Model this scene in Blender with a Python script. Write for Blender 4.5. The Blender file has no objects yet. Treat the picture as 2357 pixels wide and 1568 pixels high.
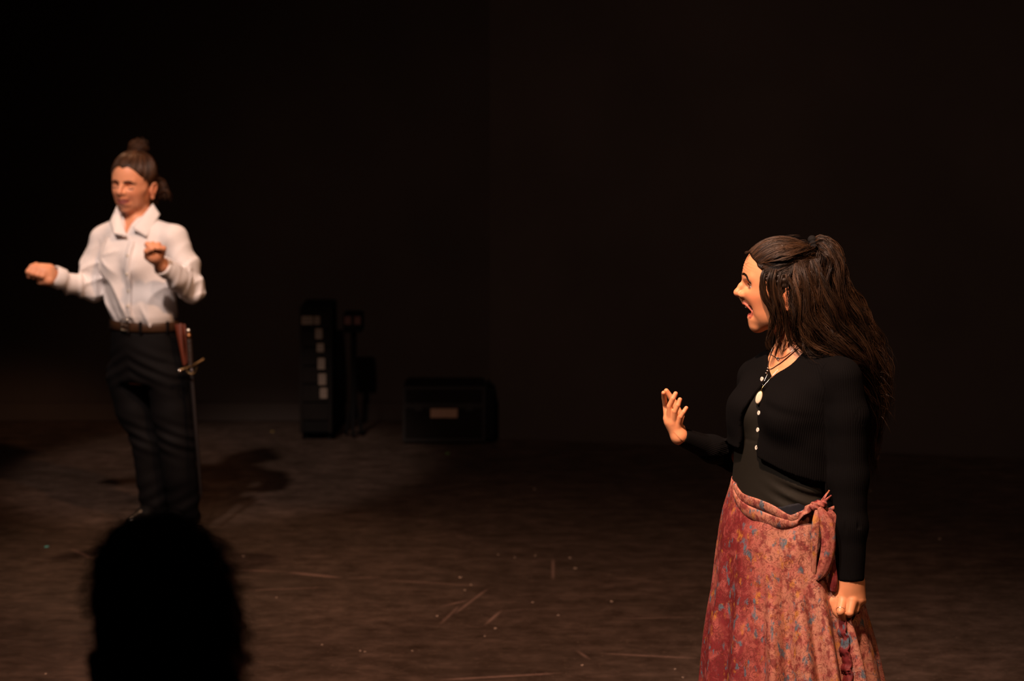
import bpy, bmesh, math, random
import numpy as np
from mathutils import Vector, Matrix

# ------------------------------------------------------------------ camera, world, lights, exposure
SC = bpy.context.scene
COL = SC.collection
RES_X, RES_Y = 2357.0, 1568.0
LENS, SENSOR = 85.0, 36.0
FPX = LENS / SENSOR * RES_X            # focal length in pixels
CAM_H, HORIZON = 2.16, 70.0            # camera height above the stage, horizon row

cam = bpy.data.cameras.new('camera')
cam.lens = LENS; cam.sensor_width = SENSOR; cam.sensor_fit = 'HORIZONTAL'
cam.shift_y = -(RES_Y / 2 - HORIZON) / RES_X
cam.dof.use_dof = True
cam.dof.focus_distance = 6.26
cam.dof.aperture_fstop = 3.6
cam.clip_end = 100
camo = bpy.data.objects.new('camera', cam)
camo.location = (0, 0, CAM_H); camo.rotation_euler = (math.pi / 2, 0, 0)
COL.objects.link(camo); SC.camera = camo

wd = bpy.data.worlds.new('world'); SC.world = wd
wd.use_nodes = True
wd.node_tree.nodes['Background'].inputs[0].default_value = (0.9, 0.55, 0.4, 1)
wd.node_tree.nodes['Background'].inputs[1].default_value = 0.0018

def spot(name, loc, target, watts, color, angle, blend=0.6, size=0.12):
    l = bpy.data.lights.new(name, 'SPOT')
    l.energy = watts; l.color = color; l.spot_size = math.radians(angle); l.spot_blend = blend
    l.shadow_soft_size = size
    o = bpy.data.objects.new(name, l); COL.objects.link(o)
    o.location = loc
    o.rotation_euler = (Vector(target) - Vector(loc)).to_track_quat('-Z', 'Y').to_euler()
    return o

WARM = (1.0, 0.77, 0.66)
AMBER = (1.0, 0.52, 0.28)
# front-of-house lamps hung above the audience, two lamps over the stage, and an added wash
spot('stage_spot', (-2.6, 3.0, 5.7), (0.75, 6.3, 1.15), 1280, WARM, 26, 0.7)
spot('stage_spot', (3.0, 1.6, 5.8), (0.9, 6.4, 1.0), 330, AMBER, 24, 0.7)
spot('stage_spot', (-2.6, 5.2, 6.25), (-1.68, 10.5, 1.22), 1780, WARM, 13.6, 0.4)
spot('stage_spot', (1.2, 5.2, 5.8), (-1.6, 10.5, 1.22), 900, AMBER, 13.8, 0.4)
spot('stage_spot', (-2.9, 12.6, 5.8), (-1.6, 10.5, 1.3), 420, AMBER, 22, 0.7)
spot('stage_spot', (-0.5, 3.6, 6.0), (-0.4, 7.3, 0.0), 3100, (1.0, 0.60, 0.41), 46, 1.0)
spot('stage_spot', (-1.4, 3.4, 6.8), (1.3, 10.6, 0.0), 620, (1.0, 0.64, 0.48), 58, 1.0)  # wide wash added to brighten the back wall and the right of the floor

SC.view_settings.view_transform = 'Standard'
SC.view_settings.look = 'None'
SC.view_settings.gamma = 1.0
SC.view_settings.use_curve_mapping = False
SC.view_settings.exposure = 0.0

rng = np.random.default_rng(7)
f32 = np.float32
A = lambda *v: np.array(v, dtype=np.float64)

def at(px, py, D):
    """point of the place seen at pixel (px, py), D metres down the hall"""
    return A((px - RES_X / 2) / FPX * D, D, CAM_H - (py - HORIZON) / FPX * D)

# ------------------------------------------------------------------ materials
def nd(t, typ, **kw):
    n = t.nodes.new(typ)
    for k, v in kw.items():
        setattr(n, k, v)
    return n

def mat(name, col, rough=0.6, spec=0.4, metal=0.0, sss=0.0, sheen=0.0):
    m = bpy.data.materials.new(name); m.use_nodes = True
    b = m.node_tree.nodes['Principled BSDF']
    b.inputs['Base Color'].default_value = (*col, 1)
    b.inputs['Roughness'].default_value = rough
    b.inputs['Specular IOR Level'].default_value = spec
    b.inputs['Metallic'].default_value = metal
    if sss:
        b.inputs['Subsurface Weight'].default_value = sss
        b.inputs['Subsurface Radius'].default_value = (0.009, 0.003, 0.0015)
        b.inputs['Subsurface Scale'].default_value = 1.0
    if sheen:
        b.inputs['Sheen Weight'].default_value = sheen
        b.inputs['Sheen Roughness'].default_value = 0.5
    return m

def bsdf(m): return m.node_tree.nodes['Principled BSDF']

def noise(t, scale, detail=4, rough=0.55, vec=None, dist=0.0):
    n = nd(t, 'ShaderNodeTexNoise')
    n.inputs['Scale'].default_value = scale; n.inputs['Detail'].default_value = detail
    n.inputs['Roughness'].default_value = rough; n.inputs['Distortion'].default_value = dist
    if vec is not None: t.links.new(vec, n.inputs['Vector'])
    return n.outputs['Fac']

def objcoord(t, scale=(1, 1, 1), rot=(0, 0, 0), loc=(0, 0, 0)):
    tc = nd(t, 'ShaderNodeTexCoord'); mp = nd(t, 'ShaderNodeMapping')
    mp.inputs['Scale'].default_value = scale; mp.inputs['Rotation'].default_value = rot
    mp.inputs['Location'].default_value = loc
    t.links.new(tc.outputs['Object'], mp.inputs['Vector'])
    return mp.outputs['Vector']

def ramp(t, fac, stops):
    r = nd(t, 'ShaderNodeValToRGB')
    el = r.color_ramp.elements
    while len(el) > 1: el.remove(el[-1])
    for i, (p, c) in enumerate(stops):
        e = el[0] if i == 0 else el.new(p)
        e.position = p
        e.color = (*c, 1) if len(c) == 3 else c
    t.links.new(fac, r.inputs['Fac'])
    return r.outputs['Color']

def mixc(t, fac, c1, c2, mode='MIX'):
    n = nd(t, 'ShaderNodeMix', data_type='RGBA', blend_type=mode)
    for sock, v in ((n.inputs['Factor'], fac), (n.inputs[6], c1), (n.inputs[7], c2)):
        if isinstance(v, (int, float)): sock.default_value = v
        elif isinstance(v, tuple): sock.default_value = (*v, 1)
        else: t.links.new(v, sock)
    return n.outputs[2]

def mth(t, op, a, b=0.0, c=0.0, clamp=False):
    n = nd(t, 'ShaderNodeMath', operation=op, use_clamp=clamp)
    for i, v in enumerate((a, b, c)):
        if isinstance(v, (int, float)): n.inputs[i].default_value = v
        else: t.links.new(v, n.inputs[i])
    return n.outputs[0]

def attr(t, name):
    n = nd(t, 'ShaderNodeAttribute'); n.attribute_name = name
    return n

def bump(m, height, strength=0.3, dist=0.002):
    t = m.node_tree; b = nd(t, 'ShaderNodeBump')
    b.inputs['Strength'].default_value = strength; b.inputs['Distance'].default_value = dist
    t.links.new(height, b.inputs['Height'])
    t.links.new(b.outputs['Normal'], bsdf(m).inputs['Normal'])

# ------------------------------------------------------------------ implicit modelling
def unit(v):
    v = np.asarray(v, float); return v / np.linalg.norm(v)

class Frame:
    """local axes: u forward, v left, w up"""
    def __init__(s, o, u, w, scale=1.0):
        s.o = np.asarray(o, float); s.u = unit(u)
        w = np.asarray(w, float); w = w - np.dot(w, s.u) * s.u; s.w = unit(w)
        s.v = np.cross(s.w, s.u); s.s = scale
        s.R = np.stack([s.u, s.v, s.w])          # rows
    def p(s, u, v=None, w=None):
        if v is None: u, v, w = u
        return s.o + s.s * (u * s.u + v * s.v + w * s.w)
    def pts(s, L): return s.o + s.s * (np.asarray(L, float) @ s.R)
    def loc(s, P): return (P - s.o) @ s.R.T / s.s

def smin(a, b, k):
    if k <= 1e-6: return np.minimum(a, b)
    h = np.clip(0.5 + 0.5 * (b - a) / k, 0, 1)
    return b + (a - b) * h - k * h * (1 - h)
def smax(a, b, k): return -smin(-a, -b, k)

class Sdf:
    def __init__(s): s.ops = []
    def op(s, mode, fn, lo=None, hi=None, k=0.0):
        lo = A(-99, -99, -99) if lo is None else np.asarray(lo); hi = A(99, 99, 99) if hi is None else np.asarray(hi)
        s.ops.append((mode, fn, lo, hi, k)); return s
    def rc(s, a, b, ra, rb, k=0.008, mode='u'):
        a = np.asarray(a, float); b = np.asarray(b, float)
        ba = b - a; L2 = max(float(ba @ ba), 1e-12)
        def fn(P):
            pa = P - a
            h = np.clip(pa @ ba / L2, 0, 1)
            q = pa - h[:, None] * ba
            return np.sqrt((q * q).sum(1)) - (ra + (rb - ra) * h)
        r = max(ra, rb)
        return s.op(mode, fn, np.minimum(a, b) - r, np.maximum(a, b) + r, k)
    def chain(s, pts, rs, k=0.008):
        for i in range(len(pts) - 1): s.rc(pts[i], pts[i + 1], rs[i], rs[i + 1], k)
        return s
    def sph(s, c, r, k=0.008, mode='u'): return s.rc(c, np.asarray(c) + 1e-7, r, r, k, mode)
    def ell(s, c, r, R=None, k=0.008, mode='u'):
        c = np.asarray(c, float); r = np.asarray(r, float)
        R = np.eye(3) if R is None else R
        def fn(P):
            q = (P - c) @ R.T
            k0 = np.sqrt(((q / r) ** 2).sum(1)); k1 = np.sqrt(((q / r ** 2) ** 2).sum(1))
            return np.maximum(k0 * (k0 - 1) / np.maximum(k1, 1e-6), -r.min())
        m = r.max()
        return s.op(mode, fn, c - m, c + m, k)
    def loft(s, L, F, rows, k=0.02, grow=0.0, mode='u', zk=0.02):
        """rows: (centre xyz, half width, front depth, back depth), from low to high"""
        z = np.array([r[0][2] for r in rows]); o = np.argsort(z); z = z[o]
        T = np.array([[r[0][0], r[0][1], r[1] + grow, r[2] + grow, r[3] + grow] for r in rows])[o]
        zz = np.linspace(z[0], z[-1], 120)
        tab = np.stack([smooth_interp(zz, z, T[:, j]) for j in range(5)])
        L2 = np.asarray(L)[:2]; F2 = np.asarray(F)[:2]
        m = T[:, 2:].max() * 1.5
        lo = A(T[:, 0].min() - m, T[:, 1].min() - m, z[0]); hi = A(T[:, 0].max() + m, T[:, 1].max() + m, z[-1])
        def fn(P):
            pz = P[:, 2]
            cx, cy, a, bf, bb = (np.interp(pz, zz, tab[j]) for j in range(5))
            dx = P[:, 0] - cx; dy = P[:, 1] - cy
            l = dx * L2[0] + dy * L2[1]; f = dx * F2[0] + dy * F2[1]
            b = np.where(f > 0, bf, bb)
            k0 = np.sqrt((l / a) ** 2 + (f / b) ** 2); k1 = np.sqrt((l / a ** 2) ** 2 + (f / b ** 2) ** 2)
            d = np.maximum(k0 * (k0 - 1) / np.maximum(k1, 1e-6), -np.minimum(a, b))
            return smax(d, np.maximum(z[0] - pz, pz - z[-1]), zk)
        return s.op(mode, fn, lo, hi, k)
    def add(s, other, grow=0.0, k=0.0):
        """take over the shapes of another field, thickened"""
        for m, fn, lo, hi, kk in other.ops:
            s.ops.append((m, (lambda P, fn=fn: fn(P) - grow), lo - grow, hi + grow, kk))
        return s
    def ev(s, P, margin=0.03):
        n = len(P); d = np.full(n, 10.0)
        clo = P.min(0); chi = P.max(0)
        for mode, fn, lo, hi, k in s.ops:
            mg = margin + k
            if (clo > hi + mg).any() or (chi < lo - mg).any(): continue
            if lo[0] < -90: idx = slice(None); Q = P
            else:
                m = ((P > lo - mg) & (P < hi + mg)).all(1)
                if not m.any(): continue
                idx = np.nonzero(m)[0]; Q = P[idx]
            q = fn(Q)
            if mode == 'u': d[idx] = smin(d[idx], q, k)
            elif mode == 's': d[idx] = smax(d[idx], -q, k)
            elif mode == 'i': d[idx] = smax(d[idx], q, k)
            elif mode == 'd': d[idx] = d[idx] + q
        return d
    def bounds(s):
        lo = np.min([o[2] for o in s.ops if o[0] == 'u'], 0); hi = np.max([o[3] for o in s.ops if o[0] == 'u'], 0)
        return lo, hi

def smooth_interp(x, xp, yp):
    xp = np.asarray(xp, float); yp = np.asarray(yp, float)
    if len(xp) < 3: return np.interp(x, xp, yp)
    d = np.diff(yp) / np.diff(xp)
    m = np.empty_like(yp); m[0] = d[0]; m[-1] = d[-1]; m[1:-1] = (d[:-1] + d[1:]) / 2
    m[1:-1][d[:-1] * d[1:] <= 0] = 0
    i = np.clip(np.searchsorted(xp, x) - 1, 0, len(xp) - 2)
    h = xp[i + 1] - xp[i]; t = np.clip((x - xp[i]) / h, 0, 1)
    return (yp[i] * (2 * t**3 - 3 * t**2 + 1) + m[i] * h * (t**3 - 2 * t**2 + t)
            + yp[i + 1] * (-2 * t**3 + 3 * t**2) + m[i + 1] * h * (t**3 - t**2))

def surface(sdf, h, lo=None, hi=None, slack=0.012):
    """surface nets over the sparse blocks near the skin of the field"""
    b0, b1 = sdf.bounds()
    lo = b0 - 0.02 if lo is None else np.maximum(lo, b0 - 0.02)
    hi = b1 + 0.02 if hi is None else np.minimum(hi, b1 + 0.02)
    B = 8
    nb = np.maximum(1, np.ceil((hi - lo) / (B * h)).astype(int))
    n = nb * B
    bi = np.stack(np.meshgrid(*[np.arange(q) for q in nb], indexing='ij'), -1).reshape(-1, 3)
    cen = lo + (bi * B + (B - 1) / 2) * h
    d = np.empty(len(bi))
    for i in range(0, len(bi), 20000): d[i:i + 20000] = sdf.ev(cen[i:i + 20000], margin=B * h + 0.05)
    act = np.abs(d) < B * h * 0.9 + slack
    vol = np.where(d < 0, -1.0, 1.0).astype(f32).reshape(nb)
    vol = np.repeat(np.repeat(np.repeat(vol, B, 0), B, 1), B, 2)
    off = np.stack(np.meshgrid(*[np.arange(B)] * 3, indexing='ij'), -1).reshape(-1, 3)
    ab = bi[act]
    for i in range(0, len(ab), 48):
        g = (ab[i:i + 48, None, :] * B + off[None]).reshape(-1, 3)
        vol[g[:, 0], g[:, 1], g[:, 2]] = sdf.ev(lo + g * h)
    ins = (vol < 0)
    c = [slice(None, -1), slice(1, None)]
    cnt = sum(ins[c[i], c[j], c[k]].astype(np.int8) for i in (0, 1) for j in (0, 1) for k in (0, 1))
    cells = np.argwhere((cnt > 0) & (cnt < 8))
    m = len(cells)
    idmap = np.full(cnt.shape, -1, np.int32)
    idmap[cells[:, 0], cells[:, 1], cells[:, 2]] = np.arange(m)
    corners = [(i, j, k) for i in (0, 1) for j in (0, 1) for k in (0, 1)]
    val = {q: vol[cells[:, 0] + q[0], cells[:, 1] + q[1], cells[:, 2] + q[2]].astype(float) for q in corners}
    acc = np.zeros((m, 3)); num = np.zeros(m)
    for q in corners:
        for ax in range(3):
            if q[ax]: continue
            r = list(q); r[ax] = 1; r = tuple(r)
            a, b = val[q], val[r]
            x = (a < 0) != (b < 0)
            t = np.where(x, a / np.where(x, a - b, 1), 0)
            p = np.tile(np.array(q, float), (m, 1)); p[:, ax] = t
            acc[x] += p[x]; num[x] += 1
    V = lo + (cells + acc / num[:, None]) * h
    faces = []
    for ax in range(3):
        s0 = [slice(None)] * 3; s1 = [slice(None)] * 3
        s0[ax] = slice(None, -1); s1[ax] = slice(1, None)
        a = ins[tuple(s0)]; b = ins[tuple(s1)]
        e = np.argwhere(a != b)
        o1, o2 = (ax + 1) % 3, (ax + 2) % 3
        ok = (e[:, o1] > 0) & (e[:, o2] > 0) & (e[:, o1] < cnt.shape[o1]) & (e[:, o2] < cnt.shape[o2]) & (e[:, ax] < cnt.shape[ax])
        e = e[ok]
        flip = a[e[:, 0], e[:, 1], e[:, 2]]
        quad = []
        for da, db in ((0, 0), (1, 0), (1, 1), (0, 1)):
            g = e.copy(); g[:, o1] -= da; g[:, o2] -= db
            quad.append(idmap[g[:, 0], g[:, 1], g[:, 2]])
        Q = np.stack(quad, 1)
        Q[~flip] = Q[~flip][:, ::-1]
        faces.append(Q)
    Fc = np.concatenate(faces); Fc = Fc[(Fc >= 0).all(1)]
    return V, Fc

def mesh_np(name, V, Fc, smooth=True):
    me = bpy.data.meshes.new(name)
    V = np.asarray(V, f32); Fc = np.asarray(Fc, np.int32); k = Fc.shape[1]
    me.vertices.add(len(V)); me.vertices.foreach_set('co', V.ravel())
    me.loops.add(Fc.size); me.loops.foreach_set('vertex_index', Fc.ravel())
    me.polygons.add(len(Fc))
    me.polygons.foreach_set('loop_start', np.arange(0, Fc.size, k, dtype=np.int32))
    try: me.polygons.foreach_set('loop_total', np.full(len(Fc), k, np.int32))
    except Exception: pass
    if smooth: me.polygons.foreach_set('use_smooth', np.ones(len(Fc), bool))
    me.update(calc_edges=True); me.validate()
    return me

def fattr(me, name, arr):
    a = me.attributes.new(name, 'FLOAT', 'POINT'); a.data.foreach_set('value', np.asarray(arr, f32))

def join_np(parts):
    Vs, Fs, n = [], [], 0
    for V, Fc in parts:
        Vs.append(V); Fs.append(Fc + n); n += len(V)
    return np.concatenate(Vs), np.concatenate(Fs)

# ------------------------------------------------------------------ objects
def obj(name, me, m, parent=None):
    o = bpy.data.objects.new(name, me); COL.objects.link(o)
    if m is not None and len(me.materials) == 0: me.materials.append(m)
    if parent is not None:
        o.parent = parent
        o.matrix_parent_inverse = WMI.get(parent.name, Matrix())
    return o
WMI = {}
def thing(name, loc, label, cat, group=None):
    o = bpy.data.objects.new(name, None); COL.objects.link(o)
    o.location = loc; o.empty_display_size = 0.1
    WMI[o.name] = Matrix.Translation(loc).inverted()
    tag(o, label, cat, group); return o
def tag(o, label=None, cat=None, group=None, kind=None):
    if label: o['label'] = label
    if cat: o['category'] = cat
    if group: o['group'] = group
    if kind: o['kind'] = kind
    return o

def resample(pts, n):
    pts = np.asarray(pts, float)
    P = np.concatenate([[2 * pts[0] - pts[1]], pts, [2 * pts[-1] - pts[-2]]])
    t = np.linspace(0, len(pts) - 1 - 1e-9, n); i = t.astype(int); f = (t - i)[:, None]
    p0, p1, p2, p3 = P[i], P[i + 1], P[i + 2], P[i + 3]
    return 0.5 * (2 * p1 + (p2 - p0) * f + (2 * p0 - 5 * p1 + 4 * p2 - p3) * f**2 + (3 * p1 - p0 - 3 * p2 + p3) * f**3)

def tubes(S, R, sides=3, cap=True):
    """S: (n strands, m points, 3); R: (n, m) radii"""
    S = np.asarray(S, float); n, m, _ = S.shape
    R = np.broadcast_to(np.asarray(R, float), (n, m))
    T = np.gradient(S, axis=1); T /= np.linalg.norm(T, axis=2, keepdims=True) + 1e-9
    up = np.zeros_like(T); up[..., 0] = 0.31; up[..., 1] = 0.83; up[..., 2] = 0.46
    N = np.cross(T, up); N /= np.linalg.norm(N, axis=2, keepdims=True) + 1e-9
    Bn = np.cross(T, N)
    ang = np.arange(sides) * 2 * math.pi / sides
    V = S[:, :, None, :] + R[:, :, None, None] * (np.cos(ang)[None, None, :, None] * N[:, :, None, :] + np.sin(ang)[None, None, :, None] * Bn[:, :, None, :])
    V = V.reshape(-1, 3)
    i = np.arange(n)[:, None, None] * m * sides; j = np.arange(m - 1)[None, :, None] * sides; k = np.arange(sides)[None, None, :]
    k2 = (k + 1) % sides
    Q = np.stack([i + j + k, i + j + k2, i + j + sides + k2, i + j + sides + k], -1).reshape(-1, 4)
    return V, Q

def tube_obj(name, pts, r, m, parent=None, n=24, sides=8, taper=None):
    S = resample(pts, n)[None]
    rr = np.full(n, r) if np.isscalar(r) else smooth_interp(np.linspace(0, 1, n), np.linspace(0, 1, len(r)), r)
    V, Q = tubes(S, rr[None], sides)
    # closed ends
    me = bpy.data.meshes.new(name)
    fs = [tuple(q) for q in Q] + [tuple(range(sides))[::-1], tuple(len(V) - sides + i for i in range(sides))]
    me.from_pydata([tuple(v) for v in V], [], fs)
    me.polygons.foreach_set('use_smooth', np.ones(len(fs), bool)); me.update()
    return obj(name, me, m, parent)

def ribbon(pts, widths, wdir, thick=0.003, n=40, across=7, cup=0.0, ripple=0.0):
    """a band of cloth of real thickness; wdir = direction across (one, or one per point)"""
    C = resample(pts, n); t = np.linspace(0, 1, n)
    w = smooth_interp(t, np.linspace(0, 1, len(widths)), widths)
    wdir = np.atleast_2d(np.asarray(wdir, float))
    Wd = np.stack([smooth_interp(t, np.linspace(0, 1, len(wdir)), wdir[:, j]) for j in range(3)], 1) if len(wdir) > 1 else np.tile(wdir, (n, 1))
    T = np.gradient(C, axis=0); T /= np.linalg.norm(T, axis=1, keepdims=True)
    Wd -= (Wd * T).sum(1, keepdims=True) * T; Wd /= np.linalg.norm(Wd, axis=1, keepdims=True)
    N = np.cross(T, Wd)
    s = np.linspace(-1, 1, across)
    mid = C[:, None] + Wd[:, None] * (w[:, None] * s)[..., None] / 2 + N[:, None] * (cup * (1 - s**2)[None, :] + ripple * np.sin(s[None] * 7 + t[:, None] * 5))[..., None]
    top = mid + N[:, None] * thick / 2; bot = mid - N[:, None] * thick / 2
    V = np.concatenate([top.reshape(-1, 3), bot.reshape(-1, 3)]); K = n * across
    fs = []
    for i in range(n - 1):
        for j in range(across - 1):
            a = i * across + j
            fs.append((a, a + 1, a + across + 1, a + across)); fs.append((K + a, K + a + across, K + a + across + 1, K + a + 1))
    for i in range(n - 1):
        a = i * across; b = a + across - 1
        fs.append((a, a + across, K + a + across, K + a)); fs.append((b, K + b, K + b + across, b + across))
    for j in range(across - 1):
        a = j; b = (n - 1) * across + j
        fs.append((a, K + a, K + a + 1, a + 1)); fs.append((b, b + 1, K + b + 1, K + b))
    return V, np.array(fs)

def lathe(profile, axis_o, axis_d, sides=16):
    """profile: (distance along axis, radius)"""
    d = unit(axis_d); x = unit(np.cross(d, A(0.3, 0.9, 0.2))); y = np.cross(d, x)
    V = []; n = len(profile)
    for (h, r) in profile:
        for k in range(sides):
            a = 2 * math.pi * k / sides
            V.append(np.asarray(axis_o) + d * h + r * (math.cos(a) * x + math.sin(a) * y))
    fs = []
    for i in range(n - 1):
        for k in range(sides):
            k2 = (k + 1) % sides
            fs.append((i * sides + k, i * sides + k2, (i + 1) * sides + k2, (i + 1) * sides + k))
    return np.array(V), np.array(fs)

def box_bm(bm, lo, hi, bevel=0.0):
    r = bmesh.ops.create_cube(bm, size=1)
    for v in r['verts']:
        v.co = Vector([lo[i] + (v.co[i] + 0.5) * (hi[i] - lo[i]) for i in range(3)])
    if bevel:
        es = {e for v in r['verts'] for e in v.link_edges}
        bmesh.ops.bevel(bm, geom=list(es), offset=bevel, segments=2, affect='EDGES')
def box_me(name, lo, hi, bevel=0.0):
    bm = bmesh.new(); box_bm(bm, lo, hi, bevel)
    me = bpy.data.meshes.new(name); bm.to_mesh(me); bm.free(); return me
# ------------------------------------------------------------------ shared materials of the people
def skin_mat(name, base, lipc, flush):
    m = mat(name, base, rough=0.48, spec=0.4, sss=0.12)
    t = m.node_tree
    v = objcoord(t)
    n1 = noise(t, 14, 3, vec=v); n2 = noise(t, 160, 2, vec=v)
    c = mixc(t, mth(t, 'MULTIPLY', n1, 0.35), base, flush)
    c = mixc(t, mth(t, 'MULTIPLY', n2, 0.12), c, tuple(x * 0.7 for x in base))
    c = mixc(t, attr(t, 'flush').outputs['Fac'], c, flush)
    c = mixc(t, attr(t, 'lip').outputs['Fac'], c, lipc)
    t.links.new(c, bsdf(m).inputs['Base Color'])
    bump(m, n2, 0.12, 0.0006)
    return m

def hair_mat(name, dark, light, rough=0.38):
    m = mat(name, dark, rough=rough, spec=0.35)
    t = m.node_tree
    c = mixc(t, attr(t, 'tone').outputs['Fac'], dark, light)
    t.links.new(c, bsdf(m).inputs['Base Color'])
    return m

def plain_noise(m, scale, amount, bumpscale=None, bumpstr=0.2):
    t = m.node_tree; v = objcoord(t)
    base = tuple(bsdf(m).inputs['Base Color'].default_value)[:3]
    c = mixc(t, noise(t, scale, 4, vec=v), tuple(x * (1 - amount) for x in base), tuple(min(1, x * (1 + amount)) for x in base))
    t.links.new(c, bsdf(m).inputs['Base Color'])
    if bumpscale: bump(m, noise(t, bumpscale, 3, vec=v), bumpstr, 0.001)
    return m

SKIN = skin_mat('skin_warm', (0.63, 0.280, 0.135), (0.48, 0.13, 0.08), (0.64, 0.195, 0.09))
SKIN_PALE = skin_mat('skin_rosy', (0.74, 0.335, 0.185), (0.29, 0.070, 0.060), (0.66, 0.215, 0.115))
EYE_WHITE = mat('eye_white', (0.75, 0.68, 0.6), 0.15, 0.6)
IRIS = mat('iris_brown', (0.035, 0.015, 0.007), 0.1, 0.6)
TEETH = mat('teeth', (0.8, 0.68, 0.52), 0.2, 0.5)
TONGUE = mat('tongue', (0.45, 0.09, 0.07), 0.35, 0.5)
MOUTH_DARK = mat('mouth_inside', (0.12, 0.02, 0.015), 0.5, 0.3)
HAIR_DARK = hair_mat('hair_dark_brown', (0.0055, 0.0027, 0.0014), (0.066, 0.031, 0.0135), 0.42)
HAIR_AUBURN = hair_mat('hair_auburn', (0.018, 0.0068, 0.003), (0.092, 0.035, 0.0125), 0.45)
HAIR_BLACK = hair_mat('hair_black', (0.004, 0.003, 0.003), (0.009, 0.006, 0.005), 0.6)
SILVER = mat('silver', (0.75, 0.68, 0.6), 0.22, 0.5, 1.0)
GOLD = mat('dull_gold', (0.62, 0.40, 0.16), 0.3, 0.5, 1.0)
PEARL = plain_noise(mat('shell_white', (0.66, 0.58, 0.44), 0.3, 0.5), 60, 0.12)

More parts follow.
